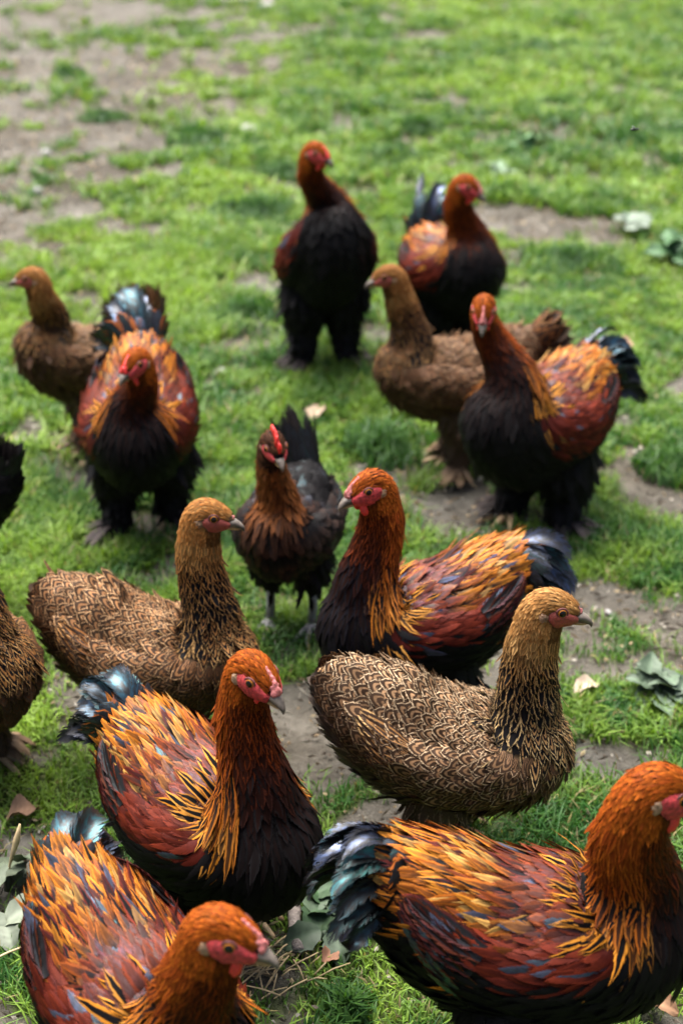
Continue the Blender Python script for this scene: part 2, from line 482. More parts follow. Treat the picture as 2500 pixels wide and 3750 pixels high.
class Surf:
    """a sheet P[i,j]; i runs with the feathers, j across them"""
    def __init__(s, P, periodic=True, q=None):
        s.P = P; s.per = periodic; s.nu, s.nv = P.shape[:2]
        s.q = q if q is not None else np.linspace(0, 1, s.nu)
        s.Du = np.gradient(P, axis=0)
        if periodic:
            s.Dv = (np.roll(P, -1, 1) - np.roll(P, 1, 1)) / 2
        else:
            s.Dv = np.gradient(P, axis=1)
        N = np.cross(s.Du, s.Dv)
        for _ in range(2):
            N[1:-1] = (N[:-2] + 2 * N[1:-1] + N[2:]) / 4
        s.N = N / (np.linalg.norm(N, axis=-1, keepdims=True) + 1e-12)
    def ev(s, u, v):
        uc = np.clip(u, 0, s.nu - 1.001); i = uc.astype(int); f = (uc - i)[..., None]
        if s.per:
            vv = np.mod(v, s.nv); j = vv.astype(int) % s.nv; j2 = (j + 1) % s.nv; g = (vv - np.floor(vv))[..., None]
        else:
            vv = np.clip(v, 0, s.nv - 1.001); j = vv.astype(int); j2 = j + 1; g = (vv - j)[..., None]
        def b(A): return (A[i, j] * (1 - f) + A[i + 1, j] * f) * (1 - g) + (A[i, j2] * (1 - f) + A[i + 1, j2] * f) * g
        P = b(s.P); N = b(s.N); Du = b(s.Du); Dv = b(s.Dv)
        ex = (u - uc)[..., None]
        return P + Du * ex, N / (np.linalg.norm(N, axis=-1, keepdims=True) + 1e-12), Du, Dv

def sweep(ctrl, n, nv, power=0.5):
    """ctrl rows: x,y,z, w,hu,hd, Sx,Sy,Sz"""
    r, q = hermite(ctrl, n, power)
    C = r[:, :3]; T = np.gradient(C, axis=0); T /= np.linalg.norm(T, axis=1, keepdims=True)
    S = r[:, 6:9]; S = S - T * (S * T).sum(1, keepdims=True); S /= np.linalg.norm(S, axis=1, keepdims=True)
    U = np.cross(S, T)
    a = np.arange(nv) / nv * 2 * math.pi
    w_, hu, hd = [np.maximum(r[:, i], 1e-4) for i in (3, 4, 5)]
    sn = np.sin(a)[None, :]; cs = np.cos(a)[None, :]
    hh = np.where(sn > 0, hu[:, None], hd[:, None])
    P = C[:, None, :] + S[:, None, :] * (w_[:, None] * cs)[..., None] + U[:, None, :] * (hh * sn)[..., None]
    return Surf(P, True, q), C, T, S, U

FK = 6
def feather_geo(sf, u, v, L, W, l0, l1, drift, point, rng, camber=0.12, kmarch=None):
    """lays N feathers on a surface along its u direction; returns verts (N,FK,3,3) """
    n = len(u)
    ts = np.linspace(0, 1, FK)
    uu = u.copy(); vv = v.copy()
    cent = []; side = []; nor = []
    for k, t in enumerate(ts):
        P, N, Du, Dv = sf.ev(uu, vv)
        cent.append(P); nor.append(N); side.append(Dv)
        du = np.linalg.norm(Du, axis=-1); dv = np.linalg.norm(Dv, axis=-1)
        st = L / (FK - 1)
        uu = uu + st / np.maximum(du, 0.0012)
        vv = vv + np.clip(drift * st / np.maximum(dv, 0.0006), -3, 3)
    cent = np.stack(cent, 1); nor = np.stack(nor, 1); side = np.stack(side, 1)
    # soften the run of the shaft so that feathers bridge hollows
    for _ in range(2):
        cent[:, 1:-1] = (cent[:, :-2] + 2 * cent[:, 1:-1] + cent[:, 2:]) / 4
    lift = l0[:, None] + (l1 - l0)[:, None] * ts[None, :] ** 1.4
    cent = cent + nor * lift[..., None]
    tan = np.gradient(cent, axis=1); tan /= (np.linalg.norm(tan, axis=-1, keepdims=True) + 1e-9)
    side = side - tan * (side * tan).sum(-1, keepdims=True)
    side /= (np.linalg.norm(side, axis=-1, keepdims=True) + 1e-9)
    t = ts[None, :]
    rnd = (0.45 + 0.55 * smoothstep(0, 0.5, t)) * np.sqrt(np.clip(1 - np.clip((t - 0.5) / 0.5, 0, 1) ** 2.4, 0.004, 1))
    pnt = (0.55 + 0.45 * smoothstep(0, 0.3, t)) * np.clip(1 - np.clip((t - 0.3) / 0.7, 0, 1) ** 1.5, 0.03, 1)
    p = point[:, None]
    wd = W[:, None] * 0.5 * (rnd * (1 - p) + pnt * p)
    tw = (rng.random(n) - 0.5)[:, None, None] * 0.5
    sd = side + nor * tw
    left = cent + sd * wd[..., None] - nor * (camber * wd)[..., None]
    right = cent - sd * wd[..., None] - nor * (camber * wd)[..., None]
    mid = cent + nor * (camber * 0.6 * wd)[..., None]
    return np.stack([left, mid, right], 2)

_FQ = None
def feather_quads(n):
    base = []
    for k in range(FK - 1):
        for j in range(2):
            a = k * 3 + j
            base.append((a, a + 3, a + 4, a + 1))
    base = np.array(base)
    return (np.arange(n)[:, None, None] * (FK * 3) + base[None]).reshape(-1, 4)

def feather_mesh(name, G, ca, cb, rnd):
    """G (n,FK,3,3); ca, cb (n,4); rnd (n,)"""
    n = len(G)
    ts = np.broadcast_to(np.linspace(0, 1, FK)[None, :, None], (n, FK, 3))
    xs = np.broadcast_to(np.array([-1, 0, 1.0])[None, None, :], (n, FK, 3))
    rs = np.broadcast_to(rnd[:, None, None], (n, FK, 3))
    fuv = np.stack([xs, ts, rs], -1)
    A = np.broadcast_to(ca[:, None, None, :], (n, FK, 3, 4)); B = np.broadcast_to(cb[:, None, None, :], (n, FK, 3, 4))
    return mesh_np(name, G, feather_quads(n), mats=[M['feather']],
                   attrs={'fuv': ('FLOAT_VECTOR', fuv), 'ca': ('FLOAT_COLOR', A), 'cb': ('FLOAT_COLOR', B)})

def rows(sf, u0, u1, du_len, wid, rng, v0=0.0, v1=None):
    """staggered rows of roots on a surface between u0 and u1: spacing along du_len(q), across wid(q) in metres"""
    us, vs = [], []
    u = u0; k = 0
    while u < u1:
        i = int(min(u, sf.nu - 2))
        q = float(np.interp(u, np.arange(sf.nu), sf.q))
        ring = sf.P[i]
        if sf.per:
            seg = np.linalg.norm(np.roll(ring, -1, 0) - ring, axis=1)
        else:
            seg = np.linalg.norm(np.diff(ring, axis=0), axis=1)
        al = np.concatenate([[0], np.cumsum(seg)])
        cnt = max(3, int(al[-1] / wid(q)))
        p = (np.arange(cnt) + 0.5 * (k % 2) + (rng.random(cnt) - 0.5) * 0.55) / cnt * al[-1]
        v = np.interp(p, al, np.arange(len(al)))
        us.append(u + (rng.random(cnt) - 0.5) * 0.0 + 0 * v); vs.append(v)
        med = np.median(np.linalg.norm(sf.Du[i], axis=-1)); mx = np.percentile(np.linalg.norm(sf.Du[i], axis=-1), 80)
        step = du_len(q) / (0.5 * med + 0.5 * mx)
        us[-1] = us[-1] + (rng.random(cnt) - 0.5) * 0.7 * step
        u += step; k += 1
    return np.clip(np.concatenate(us), 0, sf.nu - 1.5), np.concatenate(vs)

def tube(pts, rad, nv=8, cap=True):
    """tapered tube through points; returns verts, quads, tris"""
    pts = np.asarray(pts, float); n = len(pts)
    T = np.gradient(pts, axis=0); T /= np.linalg.norm(T, axis=1, keepdims=True) + 1e-9
    ref = np.array([0.13, 0.3, 0.94]); 
    S = np.cross(T, ref); bad = np.linalg.norm(S, axis=1) < 0.15
    S[bad] = np.cross(T[bad], np.array([1.0, 0.1, 0.0])); S /= np.linalg.norm(S, axis=1, keepdims=True) + 1e-9
    U = np.cross(S, T); a = np.arange(nv) / nv * 2 * math.pi
    V = pts[:, None] + np.asarray(rad)[:, None, None] * (S[:, None] * np.cos(a)[None, :, None] + U[:, None] * np.sin(a)[None, :, None])
    V = V.reshape(-1, 3); Q = grid_quads(n, nv, True)
    tr = []
    if cap:
        V = np.concatenate([V, pts[:1], pts[-1:]]); a0 = n * nv
        for j in range(nv):
            tr.append((a0, (j + 1) % nv, j)); tr.append((a0 + 1, (n - 1) * nv + j, (n - 1) * nv + (j + 1) % nv))
    return V, Q, np.array(tr, dtype=int).reshape(-1, 3)

def merge(parts):
    V, Q, T = [], [], []; o = 0
    for v, q, t in parts:
        V.append(v)
        if q is not None and len(q): Q.append(np.asarray(q) + o)
        if t is not None and len(t): T.append(np.asarray(t) + o)
        o += len(v)
    return np.concatenate(V), (np.concatenate(Q) if Q else None), (np.concatenate(T) if T else None)

def ball(c, r, axes=None, nu=8, nv=10, noise=0.0, rng=None):
    """ellipsoid; axes 3x3 rows, r three radii"""
    th = np.linspace(0, math.pi, nu + 1); ph = np.arange(nv) / nv * 2 * math.pi
    D = np.stack([np.sin(th)[:, None] * np.cos(ph)[None], np.sin(th)[:, None] * np.sin(ph)[None], np.cos(th)[:, None] * np.ones(nv)[None]], -1)
    if noise and rng is not None: D = D * (1 + noise * (rng.random((nu + 1, nv, 1)) - 0.5))
    ax = np.eye(3) if axes is None else np.asarray(axes)
    V = np.asarray(c) + (D * np.asarray(r)) @ ax
    return V.reshape(-1, 3), grid_quads(nu + 1, nv, True), None

# ------------------------------------------------------------------ plumage
def rgb(*a): return np.array(a, float)
RUST = rgb(0.210, 0.036, 0.005); ORANGE = rgb(0.31, 0.076, 0.007); GOLD = rgb(0.42, 0.150, 0.012); STRAW = rgb(0.48, 0.25, 0.06)
MAHOG = rgb(0.092, 0.012, 0.007); BLACK = rgb(0.0045, 0.0038, 0.0040); BLUEK = rgb(0.012, 0.014, 0.022)

def lerp(a, b, f):
    f = np.asarray(f)[..., None]
    return a * (1 - f) + b * f

def style(kind, q, dors, rng, tint, tdark=0.25):
    """plumage by place on the trunk. q: control coordinate (0 beak .. 5 nape .. 9 neck base .. 15 tail root); dors: +1 back .. -1 belly"""
    n = len(q)
    L = np.zeros(n); W = np.zeros(n); pt = np.zeros(n); pat = np.zeros(n); gl = np.zeros(n); l1 = np.zeros(n)
    ca = np.zeros((n, 3)); cb = np.zeros((n, 3)); drift = (rng.random(n) - 0.5) * 0.35
    r1 = rng.random(n); r2 = rng.random(n)
    hd = q < 5.2
    nk = (q >= 5.2) & (q < 9.5)
    bd = q >= 9.5
    f = np.clip((q - 5.2) / 4.3, 0, 1)                      # down the neck
    front = smoothstep(0.10, -0.40, dors)
    if kind == 'rooster':
        top = lerp(RUST, ORANGE, np.clip(r1 * 0.7 + 0.15, 0, 1))
        ca[hd] = top[hd]; cb[hd] = top[hd] * 0.55; L[hd] = 0.010; W[hd] = 0.0042; pt[hd] = 0.8; l1[hd] = 0.0012
        # hackle: rust above, gold with black centres below; throat darkens into the black breast
        hk = lerp(lerp(RUST, ORANGE, r1 * 0.8), lerp(GOLD, STRAW, r2 * 0.5), smoothstep(0.35, 0.95, f))
        thr = lerp(RUST * 0.55, BLACK * 1.5, smoothstep(tdark, tdark + .5, f + 0.35 * (r2 - 0.5)))
        ca[nk] = lerp(hk, thr, front)[nk]
        cb[nk] = lerp(lerp(RUST * 0.5, BLACK, smoothstep(0.15, 0.5, f)), lerp(RUST * 0.12, BLACK, f), front)[nk]
        pat[nk] = 0.5
        L[nk] = (0.016 + 0.046 * f ** 1.1)[nk] * (1 - 0.35 * front[nk]); W[nk] = (0.0066 + 0.0080 * f)[nk]; pt[nk] = 0.8
        l1[nk] = (0.0025 + 0.009 * f)[nk] * (1 - 0.5 * front[nk])
        drift[nk] += (-0.12 * np.sign(0.0) )
        # trunk
        sad = smoothstep(10.5, 11.5, q) * smoothstep(-0.05, 0.25, dors)
        bk = smoothstep(0.05, 0.35, dors) * (1 - smoothstep(10.5, 11.5, q))
        red = lerp(MAHOG, RUST * 0.8, r1)
        gold = lerp(lerp(MAHOG * 1.3, RUST, r1), lerp(ORANGE * 1.25, GOLD * 1.2, r2), np.clip(smoothstep(10.7, 12.5, q + 1.6 * (r2 - 0.5)) + .35 * smoothstep(.85, .4, dors), 0, 1))
        gold = np.where((r1 < .20)[:, None], MAHOG * .9, np.where((r1 > .90)[:, None], STRAW * .9, gold))
        col = lerp(lerp(np.broadcast_to(BLACK, (n, 3)), red, bk), gold, sad)
        cen = lerp(lerp(np.broadcast_to(BLACK, (n, 3)), MAHOG * 0.35 + 0.012, bk), np.broadcast_to(BLACK * 1.4, (n, 3)), sad)
        ca[bd] = col[bd]; cb[bd] = cen[bd]
        gl[bd] = (0.06 + 0.22 * bk + 0.12 * sad)[bd]
        grey = (r2 < 0.045) & ((bk > 0.5) | (sad > .5) & (dors > .6)) & bd  # bluish sheen painted as slate grey on a few back feathers
        ca[grey] = rgb(0.045, 0.045, 0.070); cb[grey] = BLUEK; gl[grey] = 0.6; W[grey] *= .75
        pat[bd] = (0.5 * np.maximum(sad * (.45 + .55 * (r1 < .4)), bk * 0.6))[bd]
        L[bd] = (0.034 + 0.004 * r1 + 0.014 * sad + 0.004 * bk)[bd]
        W[bd] = (0.019 - 0.008 * sad - 0.003 * bk)[bd]; pt[bd] = (0.15 + 0.75 * sad + 0.3 * bk)[bd]
        l1[bd] = (0.004 + 0.002 * sad + 0.003 * r1)[bd]
        drift[bd] += (rng.random(n) - 0.5)[bd] * 0.4 * sad[bd]
    elif kind == 'hen':
        top = lerp(rgb(0.26, 0.110, 0.030), rgb(0.40, 0.205, 0.070), r1)
        ca[hd] = top[hd]; cb[hd] = top[hd] * 0.6; L[hd] = 0.0095; W[hd] = 0.004; pt[hd] = 0.8; l1[hd] = 0.0012
        hk = lerp(lerp(rgb(0.28, 0.130, 0.038), rgb(0.42, 0.235, 0.085), r1), rgb(0.44, 0.30, 0.14), smoothstep(0.1, 0.8, f))
        ca[nk] = hk[nk]; cb[nk] = lerp(hk * 0.4, np.broadcast_to(BLACK * 1.3, (n, 3)), smoothstep(0.0, 0.22, f))[nk]
        pat[nk] = np.where((front > 0.6) & (f > .55), 1.0, 0.5 + .25 * smoothstep(.08, .4, f))[nk]
        L[nk] = (0.014 + 0.030 * f)[nk]; W[nk] = (0.0075 + 0.0085 * f)[nk]; pt[nk] = 0.55; l1[nk] = (0.0020 + 0.006 * f)[nk]
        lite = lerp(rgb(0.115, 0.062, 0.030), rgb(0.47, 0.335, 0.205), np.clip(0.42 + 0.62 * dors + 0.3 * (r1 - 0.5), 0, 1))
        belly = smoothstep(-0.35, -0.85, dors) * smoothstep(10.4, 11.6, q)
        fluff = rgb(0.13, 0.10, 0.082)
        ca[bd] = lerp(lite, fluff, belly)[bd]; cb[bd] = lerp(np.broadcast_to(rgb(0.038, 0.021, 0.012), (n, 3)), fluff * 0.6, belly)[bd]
        pat[bd] = (1.0 - 0.9 * belly)[bd]
        L[bd] = (0.0215 + 0.009 * smoothstep(9.6, 13, q) + 0.005 * r1)[bd]; W[bd] = ((0.0128 + 0.0075 * smoothstep(9.6, 13, q)) * (.85 + .3 * r2))[bd]; pt[bd] = 0.05
        l1[bd] = (0.0055 + 0.004 * r1)[bd]; gl[bd] = 0.06
    else:
        top = lerp(rgb(0.030, 0.014, 0.009), rgb(0.085, 0.032, 0.014), r1)
        ca[hd] = top[hd]; cb[hd] = top[hd] * 0.6; L[hd] = 0.010; W[hd] = 0.0045; pt[hd] = 0.8; l1[hd] = 0.0015
        hk = lerp(lerp(rgb(0.10, 0.035, 0.012), rgb(0.20, 0.065, 0.016), r1), rgb(0.030, 0.014, 0.009), smoothstep(0.55, 1.0, f))
        ca[nk] = hk[nk]; cb[nk] = hk[nk] * 0.35; pat[nk] = 0.3
        L[nk] = (0.016 + 0.026 * f)[nk]; W[nk] = (0.006 + 0.007 * f)[nk]; pt[nk] = 0.6; l1[nk] = (0.002 + 0.005 * f)[nk]
        body = lerp(rgb(0.030, 0.013, 0.008), np.broadcast_to(BLACK * 1.2, (n, 3)), smoothstep(9.5, 11, q + (r1 - 0.5)))
        ca[bd] = body[bd]; cb[bd] = BLACK; L[bd] = 0.032; W[bd] = 0.018; pt[bd] = 0.1; l1[bd] = 0.005
        gl[bd] = (0.04 + 0.3 * (r2 < 0.08) * (dors > 0.2))[bd]
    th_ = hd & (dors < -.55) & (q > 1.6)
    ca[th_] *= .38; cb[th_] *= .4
    br = (0.62 + 0.76 * rng.random(n))[:, None] * tint
    return L, W, pt, pat, gl, l1, ca * br, cb * (0.8 + 0.4 * rng.random(n))[:, None], drift

def batch(name, sf, u, v, L, W, pt, pat, gl, l1, ca, cb, drift, rng, parent, l0=0.0008):
    if len(u) == 0: return None
    G = feather_geo(sf, u, v, L * (0.85 + 0.3 * rng.random(len(u))), W * (0.85 + 0.3 * rng.random(len(u))),
                    np.full(len(u), l0), l1 * (0.6 + 0.8 * rng.random(len(u))) * np.where(rng.random(len(u)) < .05, 2.0, 1.0), drift, pt, rng)
    A = np.concatenate([ca, pat[:, None]], 1); B = np.concatenate([cb, gl[:, None]], 1)
    return tag(mobj(name, feather_mesh(name, G, A, B, rng.random(len(u))), parent), kind='stuff')

def free_feather(name, pts, wid, ca, cb, pat, gl, parent, rng, side=None, point=0.2, camber=0.18, rz=None):
    """one large feather along a 3-D curve"""
    pts = np.asarray(pts, float); n = 10
    r, _ = hermite(np.concatenate([pts, np.zeros((len(pts), 1))], 1), n)
    c = r[:, :3]; T = np.gradient(c, axis=0); T /= np.linalg.norm(T, axis=1, keepdims=True)
    S = np.broadcast_to(np.asarray(side, float), (n, 3)); S = S - T * (S * T).sum(1, keepdims=True); S /= np.linalg.norm(S, axis=1, keepdims=True) + 1e-9
    N = np.cross(S, T)
    t = np.linspace(0, 1, n)
    rnd = (0.4 + 0.6 * smoothstep(0, 0.35, t)) * np.sqrt(np.clip(1 - np.clip((t - 0.62) / 0.38, 0, 1) ** 2.6, 0.01, 1))
    pn = (0.4 + 0.6 * smoothstep(0, 0.3, t)) * np.clip(1 - np.clip((t - 0.35) / 0.65, 0, 1) ** 2, 0.04, 1)
    wd = (wid * 0.5 * (rnd * (1 - point) + pn * point))[:, None]
    xs = np.array([-1, -0.5, 0, 0.5, 1.0])
    V = np.stack([c + S * wd * x - N * wd * camber * x * x + N * wd * 0.04 * (1 - abs(x)) for x in xs], 1)
    fu = np.stack(np.broadcast_arrays(xs[None, :], t[:, None], np.array(rng.random() if rz is None else rz)), -1)
    A = np.broadcast_to(np.append(ca, pat), (n, 5, 4)); B = np.broadcast_to(np.append(cb, gl), (n, 5, 4))
    me = mesh_np(name, V, grid_quads(n, 5), mats=[M['feather']], attrs={'fuv': ('FLOAT_VECTOR', fu), 'ca': ('FLOAT_COLOR', A), 'cb': ('FLOAT_COLOR', B)})
    return mobj(name, me, parent)

def remeshed(name, V, Q, T, voxel, mat):
    me = mesh_np(name, V, Q, T, [mat])
    o = mobj(name, me)
    md = o.modifiers.new('r', 'REMESH'); md.mode = 'VOXEL'; md.voxel_size = voxel
    ms = o.modifiers.new('s', 'SMOOTH'); ms.factor = 0.5; ms.iterations = 4
    dg = bpy.context.evaluated_depsgraph_get()
    ev = bpy.data.meshes.new_from_object(o.evaluated_get(dg))
    o.modifiers.clear()
    o.data = ev; ev.name = name
    ev.polygons.foreach_set('use_smooth', np.ones(len(ev.polygons), dtype=bool))
    if not ev.materials: ev.materials.append(mat)
    bpy.data.meshes.remove(me)
    return o

# ------------------------------------------------------------------ a chicken
def make_bird(sp, name, label, cat, seed):
    rng = np.random.default_rng(seed)
    kind, bs, zc, hs = sp['kind'], sp['bs'], sp['zc'], sp['hs']
    tint = np.array(sp.get('tint', (1, 1, 1)))
    gz = float(ground_z(np.array([sp['loc'][0]]), np.array([sp['loc'][1]]))[0])
    root = empty(name, (sp['loc'][0], sp['loc'][1], gz), R(sp['yaw']))
    tag(root, label, cat, 'flock of chickens')
    rooster = kind == 'rooster'
    # ---- trunk: control rows from the beak base over the skull and neck to the tail root
    hy, hp = R(sp['hyaw']), R(sp['hpitch'])
    Rh = np.array(Matrix.Rotation(hy, 3, 'Z') @ Matrix.Rotation(hp, 3, 'Y'))
    H = np.array(sp['head'])
    HS = Rh @ np.array([0, 1.0, 0])
    hl = [(.033, -.0078, .0064, .0058, .0064), (.0245, -.0045, .0106, .0122, .0142), (.011, -.001, .0156, .0186, .0212),
          (-.006, .000, .0190, .0222, .0285), (-.0160, -.011, .0200, .0220, .0300), (-.0175, -.029, .0208, .0245, .0305)]
    ctrl = []
    for x, z, w_, hu, hd in hl:
        p = H + Rh @ np.array([x, 0, z]) * hs
        ctrl.append([*p, w_ * hs, hu * hs, hd * hs, *HS])
    g = R(sp['bp']); cg, sg = math.cos(g), math.sin(g)
    fat = sp.get('fat', 1.0)
    if rooster:
        bl = [(.108, .062, .055, .042, .064), (.094, .008, .085, .066, .108), (.014, -.012, .096, .086, .126), (-.065, -.004, .092, .088, .116),
              (-.130, .034, .076, .076, .088), (-.178, .072, .050, .050, .058), (-.205, .098, .022, .026, .028)]
    else:
        bl = [(.110, .060, .055, .044, .064), (.098, .008, .088, .068, .108), (.014, -.012, .101, .086, .124), (-.070, .000, .101, .094, .116),
              (-.140, .038, .087, .094, .092), (-.195, .080, .060, .062, .060), (-.226, .108, .026, .030, .030)]
    body = []
    for x, z, w_, hu, hd in bl:
        x2 = x * cg - z * sg; z2 = x * sg + z * cg
        body.append([x2 * bs, 0, zc + z2 * bs, w_ * bs * fat, hu * bs * fat, hd * bs * fat, 0, 1, 0])
    p0 = np.array(ctrl[-1][:3]); p3 = np.array(body[0][:3])
    dn = Rh @ np.array([-0.25, 0, -1.0]); dn = dn * 0.5 + np.array([-0.1, 0, -1]) * 0.5
    dist = np.linalg.norm(p3 - p0)
    tb = np.array(body[1][:3]) - p3; tb = tb / np.linalg.norm(tb)
    p1 = p0 + dn * dist * 0.35; p2 = p3 - (tb * 0.75 + np.array([0.25, 0, -0.6]) * 0.25) * dist * 0.30
    nw = 0.026 if rooster else 0.023
    for t, ww in ((0.25, 0.03), (0.52, 0.20), (0.78, 0.52)):
        p = (1 - t) ** 3 * p0 + 3 * (1 - t) ** 2 * t * p1 + 3 * (1 - t) * t * t * p2 + t ** 3 * p3
        S = HS * (1 - t) + np.array([0, 1, 0]) * t
        a = ctrl[5]; b = body[0]
        ctrl.append([*p, *[a[i] * (1 - ww) + b[i] * ww + (0.003 if rooster else 0.0015) for i in (3, 4, 5)], *S])
    ctrl += body
    sf, C, T, S, U = sweep(ctrl, 170, 64)
    qi = lambda q: float(np.interp(q, sf.q, np.arange(sf.nu)))
    # ---- legs (thigh tubes join the body mesh)
    parts = [(np.concatenate([sf.P.reshape(-1, 3), C[:1], C[-1:]]), grid_quads(sf.nu, sf.nv, True),
              np.array([(sf.nu * sf.nv, (j + 1) % sf.nv, j) for j in range(sf.nv)] +
                       [(sf.nu * sf.nv + 1, (sf.nu - 1) * sf.nv + j, (sf.nu - 1) * sf.nv + (j + 1) % sf.nv) for j in range(sf.nv)]))]
    legs = []
    st = sp.get('stance', (0.0, 0.0))
    thick = sp.get('leg', 1.0)
    for sd, off in ((1, st[0]), (-1, st[1])):
        hipx = -0.015 * bs
        lo = .32 if kind == 'dark' else 1.0
        K = [(hipx, sd * .050 * bs, zc - .030 * bs, .056 * bs, .060 * bs, .060 * bs, 0, 1, 0),
             (hipx - .005 * bs + off * .3, sd * .054 * bs, zc * 0.58, .046 * bs * thick, .050 * bs * thick, .050 * bs * thick, 0, 1, 0),
             (hipx - .018 * bs + off * .6, sd * .054 * bs, zc * 0.34, .031 * bs * thick * (.5 + .5 * (lo == 1)), .034 * bs * thick * (.5 + .5 * (lo == 1)), .034 * bs * thick * (.5 + .5 * (lo == 1)), 0, 1, 0),
             (hipx + off * .9, sd * .056 * bs, 0.026, .017 * bs * thick * lo, .018 * bs * thick * lo, .018 * bs * thick * lo, 0, 1, 0),
             (hipx + off, sd * .056 * bs, 0.012, .012 * bs * thick * lo, .012 * bs * thick * lo, .012 * bs * thick * lo, 0, 1, 0)]
        ls, lc, _, _, _ = sweep(K, 40, 20)
        legs.append((ls, np.array([hipx + off, sd * .056 * bs, 0.0]), sd))
        parts.append((np.concatenate([ls.P.reshape(-1, 3), lc[:1], lc[-1:]]), grid_quads(40, 20, True),
                      np.array([(800, (j + 1) % 20, j) for j in range(20)] + [(801, 39 * 20 + j, 39 * 20 + (j + 1) % 20) for j in range(20)])))
    bo = remeshed('body', *merge(parts), 0.0055, M['under_brown'] if kind == 'hen' else M['under_dark'])
    bo.parent = root
    # ---- face: which places stay bare
    ue, ae = qi(2.15), math.radians(11)                     # the eye
    uf = qi(1.85)
    rad_u = qi(3.45) - qi(1.85); rad_a = math.radians(72)
    vtoa = lambda v: v / sf.nv * 2 * math.pi
    def bare(u, v):
        a = (vtoa(v) + math.pi) % (2 * math.pi) - math.pi
        aa = np.where(np.abs(a) < math.pi / 2, a, np.sign(a) * math.pi - a)      # fold the right side onto the left
        return ((u - uf) / rad_u) ** 2 + ((aa + math.radians(22)) / (rad_a * np.where(aa > -math.radians(22), .60, .95))) ** 2 < (0.95 if rooster else .78)
    # ---- trunk feathers
    sl = lambda q: np.interp(q, [0, 5, 7, 9, 9.6, 16], [.0042, .0050, .0095, .0125, .0125, .0130]) * np.interp(q, [8, 10], [.85, .80 if kind == 'hen' else .92]) * (np.interp(q, [9.6, 13], [.85, 1.12]) if kind == 'hen' else 1.0)
    sw = lambda q: np.interp(q, [0, 5, 7, 9, 9.6, 16], [.0028, .0034, .0060, .0088, .0100, .0104]) * np.interp(q, [8, 10], [.9, .82 if kind == 'hen' else .95]) * (np.interp(q, [9.6, 13], [.82, 1.15]) if kind == 'hen' else 1.0)
    u, v = rows(sf, 1.5, sf.nu - 3, sl, sw, rng)
    q = np.interp(u, np.arange(sf.nu), sf.q); dors = np.sin(vtoa(v))
    L, W, pt, pat, gl, l1, ca, cb, drift = style(kind, q, dors, rng, tint, sp.get('tdark', .2))
    scl = np.where(q < 5.2, hs, 0.35 + 0.65 * bs / 0.72)
    L = L * scl * np.interp(q, [12.5, 14.5], [1, .55]); W = W * scl
    # saddle and hackle feathers lean away from the midline, down the flanks
    a = vtoa(v)
    down = np.where(np.cos(a) > 0, -1.0, 1.0) * np.abs(np.cos(a))
    if rooster:
        sadm = (q > 10.9) & (dors > -0.1)
        drift = drift + np.where(sadm, down * 0.55 * np.clip((q - 11.3) / 2, 0, 1), 0)
        cape = (q > 7.6) & (q < 9.5) & (dors > -0.55)
        drift = drift + np.where(cape, down * 0.10, 0)
    keep = ~bare(u, v) | (q > 3.6)
    jaw = (q > .7) & (q < 2.2) & (dors < -.15) & (dors > -.9)
    L = np.where(jaw, L * .55, L)
    keep &= ~((q < 0.75))
    sel = lambda m: (u[m], v[m], L[m], W[m], pt[m], pat[m], gl[m], l1[m], ca[m], cb[m], drift[m])
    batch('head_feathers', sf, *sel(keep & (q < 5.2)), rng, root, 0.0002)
    batch('hackle_feathers', sf, *sel(keep & (q >= 5.2) & (q < 9.5)), rng, root)
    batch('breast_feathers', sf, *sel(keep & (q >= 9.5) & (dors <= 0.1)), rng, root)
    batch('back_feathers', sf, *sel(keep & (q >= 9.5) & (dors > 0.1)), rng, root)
    if rooster:                                             # a second layer of long cape feathers over the shoulders
        n2 = 110
        u2 = qi(7.3) + (qi(9.2) - qi(7.3)) * rng.random(n2); a2 = math.pi / 2 + np.where(rng.random(n2) < .5, 1, -1) * np.radians(28 + 80 * rng.random(n2))
        v2 = a2 / (2 * math.pi) * sf.nv
        q2 = np.interp(u2, np.arange(sf.nu), sf.q)
        s2 = style(kind, q2, np.ones(n2) * 0.5, rng, tint)
        L2 = (0.040 + 0.026 * rng.random(n2)) * bs / 0.75
        c2 = np.where(np.cos(a2) > 0, -1.0, 1.0) * np.abs(np.cos(a2))
        batch('cape_feathers', sf, u2, v2, L2, np.full(n2, 0.0118) * bs / 0.75, np.full(n2, 0.62), np.full(n2, 0.42), np.full(n2, 0.06), 0.004 + 0.006 * rng.random(n2),
              s2[6], s2[7], s2[8] * 0.5 + c2 * 0.12, rng, root, 0.003)
        n3 = 150                                            # long saddle feathers hanging over the flanks
        u3 = qi(11.0) + (qi(13.3) - qi(11.0)) * rng.random(n3) ; a3 = math.pi / 2 + (rng.random(n3) - 0.5) * 2 * math.radians(88)
        v3 = a3 / (2 * math.pi) * sf.nv; q3 = np.interp(u3, np.arange(sf.nu), sf.q)
        s3 = style(kind, q3, .35 + .6 * np.sin(a3), rng, tint)
        c3 = np.where(np.cos(a3) > 0, -1.0, 1.0) * np.abs(np.cos(a3))
        batch('saddle_feathers', sf, u3, v3, (0.036 + 0.022 * rng.random(n3)) * bs / 0.75, np.full(n3, 0.0120) * bs / 0.75, np.full(n3, 0.75), np.full(n3, 0.24), np.full(n3, 0.12),
              0.004 + 0.006 * rng.random(n3), s3[6], s3[7], c3 * 0.95 + (rng.random(n3) - 0.5) * 0.5, rng, root, 0.003)
